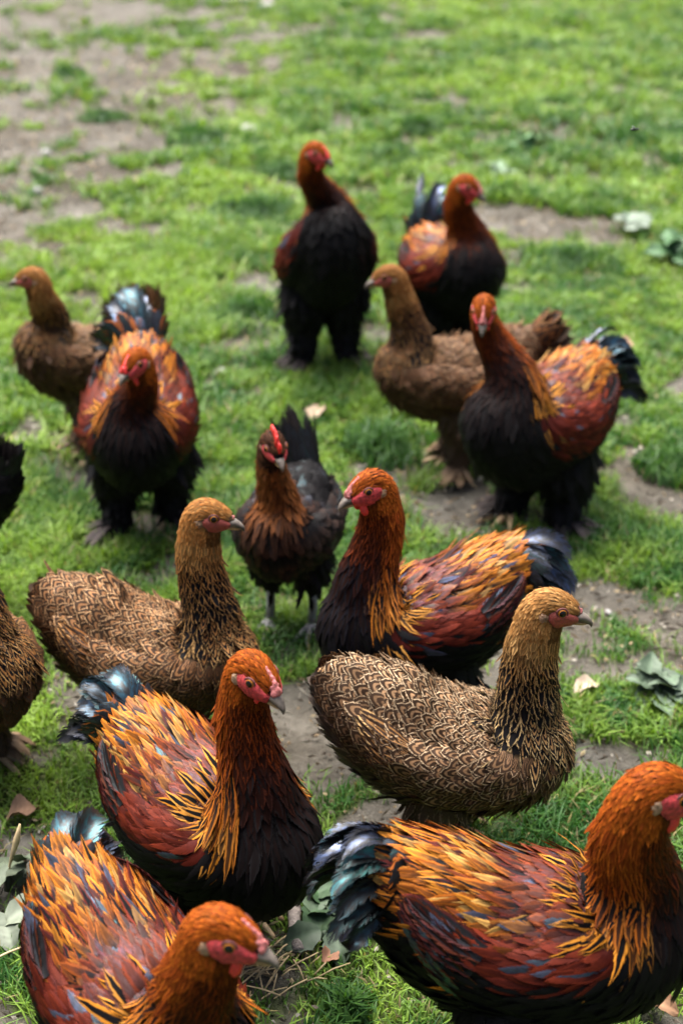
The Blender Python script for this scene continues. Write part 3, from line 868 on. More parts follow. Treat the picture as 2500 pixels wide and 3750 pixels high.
    # ---- leg feathers and feet
    for ls, foot, sd in legs:
        u, v = rows(ls, 6, 37, lambda q: 0.0105, lambda q: 0.0085, rng)
        n = len(u); r1 = rng.random(n)
        if kind == 'hen': c1 = lerp(rgb(0.11, 0.075, 0.05), rgb(0.24, 0.16, 0.10), r1) * tint; c0 = rgb(0.05, 0.032, 0.02)
        else: c1 = lerp(BLACK, BLACK * 2.2, r1); c0 = BLACK
        ok = np.ones(n, bool) if kind != 'dark' else u < 17
        batch('leg_feathers', ls, u[ok], v[ok], np.full(n, .030)[ok] * bs / .75, np.full(n, .015)[ok] * bs / .75, np.full(n, .3)[ok], np.full(n, 0.8 if kind == 'hen' else 0)[ok], np.full(n, .05)[ok],
              (0.005 + 0.011 * r1)[ok], c1[ok], np.broadcast_to(c0, (n, 3))[ok], ((rng.random(n) - .5) * .5)[ok], rng, root)
        tm = M['toe_grey'] if kind == 'dark' else M['toe']
        tubes = []
        if kind == 'dark':
            tubes.append(tube([foot + (-.012, 0, zc * .42), foot + (-.010, 0, zc * .2), foot + (0, 0, .012)], [.0078, .0068, .0072], 8))
        fz = 0.006
        for ang, ln in ((-32, .048), (0, .056), (32, .046), (170, .026)):
            an = R(ang + rng.normal() * 4); d = np.array([math.cos(an), math.sin(an), 0])
            l = ln * bs / .75
            tubes.append(tube([foot + (0, 0, .014), foot + d * l * .35 + (0, 0, .011), foot + d * l * .72 + (0, 0, .0075), foot + d * l + (0, 0, .004), foot + d * (l * 1.18) + (0, 0, .0005)],
                              np.array([.0062, .0058, .0050, .0036, .0008]) * bs / .75, 7))
        me = mesh_np('foot', *merge(tubes), [tm])
        mobj('foot', me, root)
        if kind != 'dark':                                  # boot feathers fanning over the outer toes
            n = 26; G = []; 
            for k in range(n):
                an = R(sd * (20 + 110 * rng.random())); d = np.array([math.cos(an), math.sin(an), 0])
                l = (.030 + .030 * rng.random()) * bs / .75; st_ = foot + np.array([rng.normal() * .005, rng.normal() * .005, .014 + .022 * rng.random()])
                ts = np.linspace(0, 1, FK)[:, None]
                c = st_ + d * l * ts + np.array([0, 0, 1.0]) * (0.010 * np.sin(ts * 2.0) - st_[2] * 0.85 * ts ** 2)
                s_ = np.array([-d[1], d[0], 0]); wd = (.0085 * (0.5 + 0.5 * ts) * np.sqrt(np.clip(1 - ts ** 4, .02, 1)))
                G.append(np.stack([c + s_ * wd - (0, 0, .002), c, c - s_ * wd - (0, 0, .002)], 1))
            cc = (lerp(rgb(.16, .10, .06), rgb(.30, .20, .12), rng.random(n)) if kind == 'hen' else lerp(rgb(.020, .016, .016), rgb(.09, .07, .065), rng.random(n)))
            fm = feather_mesh('foot_feathers', np.array(G), np.concatenate([cc, np.zeros((n, 1))], 1), np.concatenate([cc * .4, np.full((n, 1), .05)], 1), rng.random(n))
            tag(mobj('foot_feathers', fm, root), kind='stuff')
    # ---- wings
    for sd in (1, -1):
        ns, nt_ = 46, 18
        s = np.linspace(0, 1, ns)[:, None]; t = np.linspace(0, 1, nt_)[None, :]
        spread = sp.get('wing', 0.0) if sd == sp.get('wing_side', 0) else 0.0
        us = qi(9.55) + (qi(13.7) - qi(9.55)) * s + 0 * t
        atop = np.radians(40 + (22 if spread else 0) - 8 * s - 10 * s ** 2); abot = np.radians(-42 + 12 * s + 30 * s ** 2.2)
        aa = atop + (abot - atop) * t
        ang = aa if sd > 0 else math.pi - aa
        P, N, _, _ = sf.ev(us, np.mod(ang / (2 * math.pi) * sf.nv, sf.nv))
        edge = np.clip(np.sin(math.pi * t), 0, 1) ** 0.55
        bul = bs * (.003 + .016 * sp.get('wingb', 1.0 if rooster else 1.5) * np.sin(math.pi * np.clip(s * 0.92 + 0.08, 0, 1)) ** .8) * edge + bs * .002 * s ** 2 - .002 * (1 - s)
        bul = bul + spread * bs * np.sin(math.pi * np.clip(s, 0, 1) ** .8) * (1 - .55 * t)
        P = P + N * bul[..., None] 
        if sd > 0: P = P[:, ::-1]
        wsf = Surf(P, False)
        back = P - wsf.N * 0.004
        V = np.concatenate([P.reshape(-1, 3), back.reshape(-1, 3)])
        Qf = grid_quads(ns, nt_); Qb = Qf[:, ::-1] + ns * nt_
        rim = []
        for i in range(ns - 1):
            for j in (0, nt_ - 1):
                a0, a1 = i * nt_ + j, (i + 1) * nt_ + j
                rim.append((a0, a1, a1 + ns * nt_, a0 + ns * nt_))
        for j in range(nt_ - 1):
            for i in (0, ns - 1):
                a0, a1 = i * nt_ + j, i * nt_ + j + 1
                rim.append((a0, a1, a1 + ns * nt_, a0 + ns * nt_))
        wing = mobj('wing', mesh_np('wing', V, np.concatenate([Qf, Qb, np.array(rim)]), None, [M['under_brown'] if kind == 'hen' else M['under_dark']]), root)
        up = lambda v_: (1 - v_ / (nt_ - 1)) if sd < 0 else v_ / (nt_ - 1)
        u, v = rows(wsf, 0.5, ns * (0.80 if rooster else .92), lambda q: .0094 if kind == 'hen' else .0105, lambda q: .0082 if kind == 'hen' else .0074, rng)
        n = len(u); sq = u / (ns - 1); tq = up(v); r1 = rng.random(n); r2 = rng.random(n)
        if rooster:
            c1 = lerp(MAHOG * 0.55, rgb(.120, .017, .006), np.clip(r1 * .6 + .6 * (tq - .5), 0, 1)); c0 = lerp(MAHOG * .25, MAHOG * .6, r2)
            blk = (tq < sp.get('blk', .46) + 0.16 * r1) ; c1[blk] = BLACK; c0[blk] = BLACK
            g_ = np.full(n, .05)
            bar = (sq > .60) & (sq < .80) & (tq < .8); c1[bar] = BLUEK; c0[bar] = BLUEK; g_[bar] = .95
            sheen_ = (r2 < .05) & ~bar & (tq > .5); c1[sheen_] = rgb(.028, .028, .045); c0[sheen_] = BLUEK; g_[sheen_] = .55  # stray wing feathers get a bluish sheen put into their colour
            L = .034 + .008 * r1 + .008 * sq; W = .0115 + .005 * sq * (sq > .58); pt = np.where(bar, .2, .65); pat = np.where(r2 < .5, .25, .0)
        elif kind == 'hen':
            lt = np.clip(.12 + .85 * tq + .3 * (r1 - .5), 0, 1)
            c1 = lerp(rgb(.13, .074, .037), rgb(.45, .315, .19), lt); c0 = np.broadcast_to(rgb(.040, .022, .013), (n, 3)); g_ = np.full(n, .05)
            L = .0265 + .006 * r1 + .006 * sq; W = .0165 + .004 * sq; pt = np.full(n, .05); pat = np.full(n, 1.0)
        else:
            c1 = lerp(BLACK, rgb(.030, .018, .014), r1); c0 = np.broadcast_to(BLACK, (n, 3)); g_ = np.where(r2 < .12, .4, .04)
            L = .032 + .006 * r1; W = np.full(n, .018); pt = np.full(n, .1); pat = np.zeros(n)
        k_ = .35 + .65 * bs / .72
        batch('covert_feathers', wsf, u, v, L * k_, W * k_, pt, pat, g_, .003 + .003 * r1, c1 * tint * (.75 + .5 * rng.random((n, 1))), c0 * np.ones((n, 1)), (rng.random(n) - .5) * .4, rng, wing)
        for k in range(8):                                  # flight feathers folded along the flank
            tv = 0.12 + 0.74 * k / 7
            j = (1 - tv if sd < 0 else tv) * (nt_ - 1)
            u0 = ns * (.60 + .04 * rng.random())
            pts = []
            for dq in (0, .12, .24, .36):
                Pp, Np, Du, _ = wsf.ev(np.array([u0 + dq * ns]), np.array([j]))
                pts.append(Pp[0] + Np[0] * (.0015 + .0004 * k + .003 * dq))
            _, Np, _, Dv = wsf.ev(np.array([u0]), np.array([j]))
            if rooster: fa, fb, fp_, fg = (RUST * .30 if k % 3 == 0 else MAHOG * .5), BLACK * 1.3, .75, .2
            elif kind == 'hen': fa, fb, fp_, fg = rgb(.40, .24, .10), rgb(.03, .016, .01), 1.0, .05
            else: fa, fb, fp_, fg = BLACK * 1.5, BLACK, 0, .3
            free_feather('flight_feather', pts, .022 * bs / .75, fa * tint, fb, fp_, fg, wing, rng, side=Dv[0], point=.25)
    # ---- tail
    tr = np.array(body[-1][:3]); tb5 = np.array(body[-2][:3])
    tip = np.array(sp['tail'])
    ax = tip - tb5; tl = np.linalg.norm(ax); ax = ax / tl
    tl = max(tl, (.10 if rooster else .065) * bs)
    sidev = np.cross(np.array([0, 0, 1.0]), ax); sidev /= np.linalg.norm(sidev); upv = np.cross(ax, sidev)
    nT = 22 if rooster else (6 if kind == 'dark' else 10)
    for k in range(nT):
        sgn = -1 if k % 2 else 1
        fr = (k // 2) / (nT // 2 - 1)                       # 0 = top centre pair .. 1 = lowest outer pair
        if rooster:
            jt = rng.normal(size=3)
            base = tb5 + upv * (.026 - .062 * fr + .006 * jt[0]) * bs + sidev * sgn * (.006 + .030 * fr + .004 * jt[1]) * bs
            l = tl * (1.02 - .20 * fr) * (.80 + .28 * rng.random()); bend = .9 + .5 * fr + .3 * jt[2]
            d = ax * math.cos(fr * .85) - upv * math.sin(fr * .85) * .62 + sidev * sgn * (.05 + .20 * fr + .10 * rng.random()) * sp.get('tsp', .8)
            d /= np.linalg.norm(d)
            dz = np.array([0, 0, 1.0])
            p1_ = base + d * l * .38 + upv * l * .12 * (1 - fr); p2_ = base + d * l * .74 + upv * l * .08 * (1 - fr) - dz * l * .07 * bend
            p3_ = base + d * l * .98 - dz * l * .27 * bend + sidev * sgn * l * (.04 + .05 * rng.random())
            free_feather('tail_feather', [base, p1_, p2_, p3_], ((.025 if fr < .5 else .019) + .009 * rng.random()) * bs / .75, BLACK, BLACK, 0, (1.12 if fr < .5 else .55) * (.6 + .4 * rng.random()), root, rng,
                         side=sidev * (1.0 - .5 * fr) - upv * sgn * (.25 + 1.0 * fr + .3 * jt[1]), point=.25, camber=.45, rz=.05 + .9 * rng.random())
        else:
            nar = .4 if kind == 'dark' else 1.0
            base = tb5 + upv * (.022 - .046 * fr) * bs * nar + sidev * sgn * (.006 + .024 * fr) * bs * nar
            l = tl * (1.0 - .15 * fr) * (.80 if kind == 'hen' else .9)
            fd = .25 if kind == 'dark' else .7
            d = ax * math.cos(fr * fd) - upv * math.sin(fr * fd) * .45 + sidev * sgn * (.05 + .30 * fr) * (.08 if kind == 'dark' else 1)
            d /= np.linalg.norm(d)
            col = rgb(.05, .028, .018) if kind == 'hen' else rgb(.016, .012, .011)
            ct = 1.0 if (kind == 'hen' and fr < .45) else 0.0
            fa = rgb(.30, .17, .08) * tint if ct else col * .8
            free_feather('tail_feather', [base, base + d * l * .4 + upv * l * .03, base + d * l * .75 + upv * l * .02, base + d * l], (.026 if kind == 'dark' else .036) * bs / .75, fa, col * .5, ct, .1, root, rng,
                         side=sidev * 1.0 - upv * sgn * (.35 + .8 * fr), point=.05, camber=.25)
    # coverts round the tail root
    nC = 84 if rooster else 34
    ths = rng.random(nC) * 2 * math.pi
    G = []
    for th in ths:
        rr = np.array(sidev * math.cos(th) * .040 + upv * (math.sin(th) * .036)) * bs
        b0 = tb5 - ax * .020 * bs + rr; l = tl * ((.42 + .38 * rng.random()) if rooster else (.55 + .42 * rng.random()))
        d = ax + rr / (.04 * bs) * (.40 if rooster else .14); d /= np.linalg.norm(d)
        ts = np.linspace(0, 1, FK)[:, None]
        dropz = .36 if rooster else .05
        c = b0 + d * l * ts - np.array([0, 0, 1]) * l * dropz * ts ** 2
        no = rr / np.linalg.norm(rr); s_ = np.cross(no, d); s_ /= np.linalg.norm(s_)
        wd = (.013 if rooster else .0125) * bs / .75 * (.5 + .5 * smoothstep(0, .5, ts)) * np.sqrt(np.clip(1 - np.clip((ts - .5) / .5, 0, 1) ** 2.4, .01, 1))
        G.append(np.stack([c + s_ * wd - no * wd * .3, c, c - s_ * wd - no * wd * .3], 1))
    if rooster:
        cA = np.tile(BLACK, (nC, 1)); mixg = (rng.random(nC) < .30) & (np.sin(ths) > -.1); cA[mixg] = ORANGE * .8; cB = np.tile(BLACK, (nC, 1)); gg = np.where(mixg, .3, .35 + .6 * rng.random(nC)); pp = np.where(mixg, .5, 0)
    elif kind == 'hen':
        cA = lerp(rgb(.30, .17, .08), rgb(.46, .28, .13), rng.random(nC)) * tint; cB = np.tile(rgb(.03, .016, .01), (nC, 1)); gg = np.full(nC, .05); pp = np.ones(nC)
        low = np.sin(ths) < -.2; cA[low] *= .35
    else:
        cA = np.tile(BLACK * 1.3, (nC, 1)); cB = np.tile(BLACK, (nC, 1)); gg = np.full(nC, .3); pp = np.zeros(nC)
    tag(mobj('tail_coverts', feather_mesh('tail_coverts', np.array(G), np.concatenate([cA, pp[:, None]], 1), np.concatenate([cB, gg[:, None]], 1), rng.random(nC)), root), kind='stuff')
    # ---- head furniture
    def hd_pt(x, y, z): return H + Rh @ (np.array([x, y, z]) * hs)
    cs_ = sp.get('comb', 1.0 if rooster else 0.55)
    skin = M['skin_red'] if (rooster or kind == 'dark') else M['skin_pink']
    for sd in (1, -1):
        # bare face
        na, nr = 26, 7
        ph = np.linspace(0, 2 * math.pi, na, endpoint=False)[None, :]; rr = np.linspace(0, 1, nr)[:, None]
        k_ = 1.18 if rooster else .90
        uu = uf + rad_u * rr * np.cos(ph) * k_ * (1 + .06 * np.sin(3 * ph + seed)); aa = math.radians(-22) + rad_a * rr * np.sin(ph) * k_ * np.where(np.sin(ph) > 0, .66, 1.0)
        ang = aa if sd > 0 else math.pi - aa
        P, N, _, _ = sf.ev(np.clip(uu, 1.0, None), np.mod(ang / (2 * math.pi) * sf.nv, sf.nv))
        bumps = (0.0024 + .0013 * vnoise(uu * 1.9 + sd * 5, aa * 9, seed)) * (1 - rr ** 4) - .0012 * rr ** 4
        P = P + N * (bumps * hs)[..., None]
        Q = grid_quads(nr, na, True)
        if sd < 0: Q = Q[:, ::-1]
        face = mobj('face_skin', mesh_np('face_skin', P, Q, None, [skin]), root)
        # eye with lid ring
        P, N, Du, Dv = sf.ev(np.array([ue]), np.array([(ae if sd > 0 else math.pi - ae) / (2 * math.pi) * sf.nv % sf.nv]))
        z_ = N[0]; x_ = Du[0] / np.linalg.norm(Du[0]); y_ = np.cross(z_, x_); y_ /= np.linalg.norm(y_); x_ = np.cross(y_, z_)
        er = .0061 * hs
        cen = P[0] - z_ * er * .28
        V, Q, _ = ball(cen, (er, er, er), [x_, y_, z_], 14, 18)
        pol = np.repeat(np.arange(14), 18)
        mi = np.where(pol < 3, 1, np.where(pol < 6, 0, 2))
        mobj('eye', mesh_np('eye', V, Q, None, [M['iris'], M['pupil'], M['lid']], mat_idx=mi), root)
        lid = []
        for k in range(15):
            an = k / 14 * 2 * math.pi
            lid.append(cen + (x_ * math.cos(an) * 1.06 + y_ * math.sin(an) * .90) * er * 1.0 + z_ * er * .42)
        V, Q, T_ = tube(lid, np.full(15, .0013 * hs), 6, False)
        mobj('eyelid', mesh_np('eyelid', V, Q, None, [M['lid']]), root)
        # ear lobe
        V, Q, _ = ball(hd_pt(-.0110, sd * .0180, -.0055), np.array([.0066, .0034, .0078]) * hs, Rh.T, 8, 10, .2, rng)
        mobj('ear_lobe', mesh_np('ear_lobe', V, Q, None, [M['lobe']]), root)
        # wattle
        wl = sp.get('wattle', 1.0 if rooster else .0)
        if wl <= 0: continue
        V, Q, _ = ball(hd_pt(.013, sd * .0075, -.0165 - .006 * wl), np.array([.0068, .0026, .0105]) * hs * (.45 + .55 * wl), (Rh @ np.array(Matrix.Rotation(sd * .25, 3, 'X'))).T, 9, 10, .18, rng)
        mobj('wattle', mesh_np('wattle', V, Q, None, [M['comb_red'] if rooster or kind == 'dark' else M['skin_pink']]), root)
    # comb
    bl_ = []
    if kind == 'dark':
        for k in range(6):
            x = .026 - .0085 * k
            z = np.interp(x, [-.02, 0, .02, .03], [.017, .0215, .013, .004])
            bl_.append(ball(hd_pt(x, rng.normal() * .0008, z + .005), np.array([.0058, .0034, .0105 + .003 * math.sin(k * 1.1)]) * hs, Rh.T, 8, 9, .25, rng))
        cm = M['comb_red']
    else:
        for row in (-1, 0, 1):
            for k in range(5):
                x = .0315 - .0048 * k
                z = np.interp(x, [-.006, .005, .012, .0245, .033], [.0215, .0200, .0165, .0072, -.0020])
                sc_ = cs_ * (1.0 if row == 0 else .80) * (1.15 - .11 * k)
                bl_.append(ball(hd_pt(x, row * .0040 * cs_, z + .0006 * sc_ - .0012 * abs(row)), np.array([.0040, .0034, .0042 + (.0022 if row == 0 else 0)]) * hs * sc_, Rh.T, 6, 8, .35, rng))
        cm = M['comb_red'] if sp.get('redcomb') else M['comb_pink']
    remeshed('comb', *merge(bl_), .0012, cm).parent = root
    # beak
    def beak(pts, ws, hs_, mat, nm):
        rows_ = [[*hd_pt(x, 0, z), w_ * hs, h_ * hs, h_ * hs * .55, *HS] for (x, z), w_, h_ in zip(pts, ws, hs_)]
        b_, c_, _, _, _ = sweep(rows_[::-1] if False else rows_, 14, 12)
        V = np.concatenate([b_.P.reshape(-1, 3), c_[-1:]])
        Tt = np.array([(14 * 12, 13 * 12 + j, 13 * 12 + (j + 1) % 12) for j in range(12)])
        # the sweep runs towards the tip, so faces are flipped to look outward
        mobj(nm, mesh_np(nm, V, grid_quads(14, 12, True)[:, ::-1], Tt, [mat]), root)
    beak([(.022, -.0065), (.031, -.0062), (.0390, -.0088), (.0450, -.0142), (.0462, -.0190)], [.0098, .0078, .0052, .0027, .0006], [.0094, .0080, .0060, .0036, .0008], M['beak_horn'], 'upper_beak')
    beak([(.020, -.0128), (.030, -.0138), (.037, -.0148), (.0412, -.0155)], [.0088, .0068, .0042, .0010], [.0048, .0038, .0024, .0008], M['beak_yellow'], 'lower_beak')
    return root

# <BIRDS>
BIRDS = {
    'A': {'kind': 'rooster', 'loc': [-0.0311, 3.0083], 'yaw': -78, 'bs': 0.79, 'zc': 0.25, 'head': [0.0888, -0.0336, 0.4732], 'hyaw': 38, 'hpitch': 8, 'tail': [-0.1853, 0.0536, 0.2943], 'bp': 42, 'hs': 0.9},
    'B': {'kind': 'rooster', 'loc': [0.2253, 3.0528], 'yaw': -70, 'bs': 0.78, 'zc': 0.215, 'head': [0.0959, -0.0169, 0.4041], 'hyaw': 35, 'hpitch': 15, 'tail': [-0.1979, 0.0501, 0.3486], 'bp': 18, 'hs': 0.94},
    'C': {'kind': 'hen', 'loc': [0.1892, 2.5329], 'yaw': 188, 'bs': 0.66, 'zc': 0.195, 'head': [0.1141, 0.0055, 0.3723], 'hyaw': -1, 'hpitch': 8, 'tail': [-0.2163, 0.0044, 0.3008], 'bp': 8, 'hs': 0.86},
    'D': {'kind': 'rooster', 'loc': [0.3145, 2.31], 'yaw': -128, 'bs': 0.86, 'zc': 0.205, 'head': [0.1286, -0.0293, 0.4093], 'hyaw': 31, 'hpitch': 22, 'tail': [-0.2317, 0.0311, 0.2771], 'bp': 12, 'hs': 0.9},
    'E': {'kind': 'hen', 'loc': [-0.46, 2.5799], 'yaw': -146, 'bs': 0.6, 'zc': 0.205, 'head': [0.0816, 0.0145, 0.3657], 'hyaw': 326, 'hpitch': 0, 'tail': [-0.1352, -0.0329, 0.3384], 'bp': 26, 'hs': 0.84},
    'F': {'kind': 'rooster', 'loc': [-0.3217, 2.2868], 'yaw': -87, 'bs': 0.78, 'zc': 0.215, 'head': [0.125, 0.0094, 0.3523], 'hyaw': -28, 'hpitch': 8, 'tail': [-0.2253, -0.0311, 0.3697], 'bp': -2, 'hs': 0.94},
    'G': {'kind': 'dark', 'loc': [-0.0767, 1.9782], 'yaw': -102, 'bs': 0.57, 'zc': 0.18, 'head': [0.0917, 0.0073, 0.3423], 'hyaw': 32, 'hpitch': 12, 'tail': [-0.1651, -0.0437, 0.306], 'bp': 16, 'hs': 0.82},
    'H': {'kind': 'rooster', 'loc': [0.1033, 1.7262], 'yaw': -155, 'bs': 0.73, 'zc': 0.185, 'head': [0.0835, 0.0097, 0.3841], 'hyaw': 5, 'hpitch': 8, 'tail': [-0.2035, 0.0392, 0.227], 'bp': 3, 'hs': 0.92},
    'I': {'kind': 'hen', 'loc': [-0.2299, 1.6744], 'yaw': -16, 'bs': 0.65, 'zc': 0.165, 'head': [0.0797, -0.0058, 0.3653], 'hyaw': 6, 'hpitch': 2, 'tail': [-0.1477, -0.0166, 0.2009], 'bp': 3, 'hs': 0.9},
    'J': {'kind': 'hen', 'loc': [0.1294, 1.477], 'yaw': -10, 'bs': 0.66, 'zc': 0.165, 'head': [0.1001, -0.0118, 0.354], 'hyaw': 4, 'hpitch': 5, 'tail': [-0.1562, -0.0123, 0.2259], 'bp': 0, 'hs': 0.95},
    'K': {'kind': 'rooster', 'loc': [-0.1376, 1.336], 'yaw': -48, 'bs': 0.76, 'zc': 0.172, 'head': [0.0893, -0.004, 0.3851], 'hyaw': 0, 'hpitch': 12, 'tail': [-0.1888, -0.0032, 0.2462], 'bp': 6, 'hs': 0.94},
    'L': {'kind': 'rooster', 'loc': [-0.1806, 1.066], 'yaw': -52, 'bs': 0.72, 'zc': 0.17, 'head': [0.1377, 0.0056, 0.3383], 'hyaw': 32, 'hpitch': 8, 'tail': [-0.1609, 0.0375, 0.2462], 'bp': -2, 'hs': 1.0},
    'M': {'kind': 'rooster', 'loc': [0.18, 1.1351], 'yaw': -6, 'bs': 0.77, 'zc': 0.19, 'head': [0.1014, -0.024, 0.3686], 'hyaw': 14, 'hpitch': 14, 'tail': [-0.1667, -0.0172, 0.2646], 'bp': 0, 'hs': 1.1},
    'N': {'kind': 'hen', 'loc': [-0.4691, 1.6319], 'yaw': -48, 'bs': 0.68, 'zc': 0.185, 'head': [0.0602, -0.0068, 0.4361], 'hyaw': -22, 'hpitch': 5, 'tail': [-0.1254, 0.0349, 0.2042], 'bp': 10, 'hs': 0.86},
    'O': {'kind': 'dark', 'loc': [-0.6155, 2.0333], 'yaw': 186, 'bs': 0.6, 'zc': 0.18, 'head': [0.0459, 0.0262, 0.3144], 'hyaw': -6, 'hpitch': 5, 'tail': [-0.1372, -0.0107, 0.2897], 'bp': 8, 'hs': 0.78},
}
# </BIRDS>
EXTRA = {
    'A': dict(redcomb=True, leg=1.18, tdark=-.1, wingb=1.6, blk=.15), 'B': dict(leg=1.3, tdark=.35, wingb=1.4, blk=.15), 'C': dict(tint=(.62, .50, .42)), 'D': dict(leg=1.18, tdark=0.0, blk=.2),
    'E': dict(tint=(.72, .58, .46)), 'F': dict(tsp=.6, redcomb=True, stance=(-.02, .03), leg=1.10, tdark=-.1, wingb=1.2, blk=.15), 'G': dict(),
    'H': dict(tint=(1.15, 1.2, 1.5), redcomb=False, wattle=1.1, tdark=.05), 'I': dict(tint=(.90, .74, .60)), 'J': dict(), 'K': dict(wattle=.35, tdark=.12),
    'L': dict(tdark=.15), 'M': dict(leg=1.3, blk=.48), 'N': dict(tint=(.72, .56, .42), leg=1.18), 'O': dict(),
}
WHO = {
    'A': ('rooster', 'tall upright rooster at the top centre with an all-black breast and legs', 'rooster'),
    'B': ('rooster', 'black-breasted rooster at the back, rust neck turned right, behind the brown hen', 'rooster'),
    'C': ('hen', 'brown hen facing left between the two back roosters and the rooster facing the viewer', 'hen'),
    'D': ('rooster', 'rooster on the right staring straight at the viewer, blue-black tail raised', 'rooster'),
    'E': ('hen', 'golden brown hen looking left, partly hidden behind the left rooster', 'hen'),
    'F': ('rooster', 'rooster on the left walking towards the viewer with lowered red face', 'rooster'),
    'G': ('hen', 'small dark hen with upright red comb and bare grey legs in the middle', 'hen'),
    'H': ('rooster', 'rooster with red wattles facing left, straw gold saddle, in the middle right', 'rooster'),
    'I': ('hen', 'golden pencilled hen facing right behind the orange necked rooster', 'hen'),
    'J': ('hen', 'tan and black pencilled hen facing right, in sharp focus on the right', 'hen'),
    'K': ('rooster', 'orange necked rooster with black breast and yellow eye, front left of centre', 'rooster'),
    'L': ('rooster', 'rooster with ruffled orange back lowering its head at the bottom left corner', 'rooster'),
    'M': ('rooster', 'largest rooster at the bottom right, facing right, black tail with green sheen', 'rooster'),
    'N': ('hen', 'brown pencilled hen cut off by the left edge of the picture', 'hen'),
    'O': ('hen', 'black hen showing only its tail at the left edge', 'hen'),
}
for _i, _k in enumerate(BIRDS):
    _sp = dict(BIRDS[_k]); _sp.update(EXTRA[_k])
    make_bird(_sp, *WHO[_k], 100 + _i)

# ------------------------------------------------------------------ plants, tufts and litter
def gz1(x, y): return float(ground_z(np.array([x]), np.array([y]))[0])

def leaf_mesh(name, L, W, col, mat, rng, droop=0.5, fold=0.35, wave=0.12, lobed=0.0):
    nu, nv = 12, 7
    t = np.linspace(0, 1, nu)[:, None]; x = np.linspace(-1, 1, nv)[None, :]
    wd = W * .5 * np.sin(math.pi * np.clip(t, 0.02, .985) ** .75) ** .8 * (1 + lobed * np.sin(t * 17 + rng.random() * 6)) + .0006
    ph = rng.random() * 6
    X = L * t * (1 - .12 * droop * t) + 0 * x
    Y = wd * x
    Z = L * (.45 * t * (1 - droop * 1.4 * t)) + fold * np.abs(x) * wd + wave * W * np.sin(t * 8 + ph + x * 2) * np.abs(x) * .5
    Y = Y * (1 + .10 * np.sin(t * 23 + ph)); V = np.stack([X, Y, Z], -1)
    vein = 1 + .35 * np.exp(-(x / .12) ** 2) + .10 * np.cos(t * 40 - np.abs(x) * 6)
    Cc = np.clip(np.asarray(col)[None, None] * vein[..., None] * np.ones((nu, 1, 1)), 0, 1)
    Vb = V - np.array([0, 0, .0006])
    Q = grid_quads(nu, nv)
    return mesh_np(name, np.concatenate([V.reshape(-1, 3), Vb.reshape(-1, 3)]), np.concatenate([Q, Q[:, ::-1] + nu * nv]), None, [mat],
                   attrs={'gcol': ('FLOAT_COLOR', np.tile(np.concatenate([Cc, np.ones((nu, nv, 1))], -1).reshape(-1, 4), (2, 1)))})

def leafy_plant(label, x, y, n, size, col, seed, tilt=(10, 55), group='broad leaved plants in the grass', ratio=.62, seed_head=False):
    rng = np.random.default_rng(seed)
    r = empty('broad_leaved_plant', (x, y, gz1(x, y)))
    tag(r, label, 'plant', group)
    V, Q, T_ = tube([(0, 0, -.01), (.002, 0, .01), (.001, .002, size * .35)], [.005, .0045, .003], 7)
    c = np.tile(np.array([*(np.asarray(col) * .8), 1.0]), (len(V), 1))
    mobj('stem', mesh_np('stem', V, Q, T_, [M['leaf']], attrs={'gcol': ('FLOAT_COLOR', c)}), r)
    for k in range(n):
        l = size * (.65 + .5 * rng.random())
        o = mobj('leaf', leaf_mesh('leaf', l, l * ratio * (.85 + .3 * rng.random()), np.asarray(col) * (.75 + .5 * rng.random()), M['leaf'], rng, droop=.3 + .5 * rng.random()), r)
        o.location = (rng.normal() * size * .28, rng.normal() * size * .28, .004 + size * .40 * rng.random())
        o.rotation_euler = (rng.normal() * .35, -R(tilt[0] + (tilt[1] - tilt[0]) * rng.random()) + .35, k * 2.399 + rng.normal() * .3)
    if seed_head:
        V, Q, T_ = tube([(0, 0, 0), (.006, .002, .03), (.016, .004, .062), (.022, .005, .085)], [.0016, .0015, .0042, .0012], 7)
        mobj('seed_head', mesh_np('seed_head', V, Q, T_, [M['straw']]), r)
    return r

leafy_plant('grey-green broad leaved plant growing in soil at right, beside the sharp pencilled hen', .436, 1.80, 20, .052, (.095, .135, .085), 1, (-5, 50), ratio=.55)
leafy_plant('pale leaved low plant in the grass right of the back rooster', .755, 3.98, 8, .085, (.15, .19, .14), 2, (0, 30))
leafy_plant('pale upturned leaves with a seed stalk at the left edge beside the bottom left rooster', -.385, 1.415, 6, .062, (.12, .145, .095), 3, (0, 40), seed_head=True)
leafy_plant('pale crumpled leaves low at the left edge, below the seed stalk', -.362, 1.325, 5, .050, (.14, .16, .115), 4, (0, 25))
leafy_plant('broad green leaves on the ground between the two front roosters', -.005, 1.375, 6, .056, (.065, .12, .055), 5, (0, 35), ratio=.62)
leafy_plant('broad grey leaves lying by the twig under the black-breasted front rooster', -.020, 1.325, 5, .048, (.085, .125, .075), 6, (0, 12), ratio=.66)
leafy_plant('leafy green weed in the grass behind the back right rooster', .585, 4.80, 10, .07, (.08, .17, .06), 7, (10, 60))
leafy_plant('pale green weed close behind the head of the back right rooster', .475, 4.50, 7, .07, (.13, .20, .11), 8, (0, 50))
leafy_plant('bushy green weed at the right edge behind the flock', .83, 3.72, 12, .08, (.06, .14, .05), 9, (10, 70))

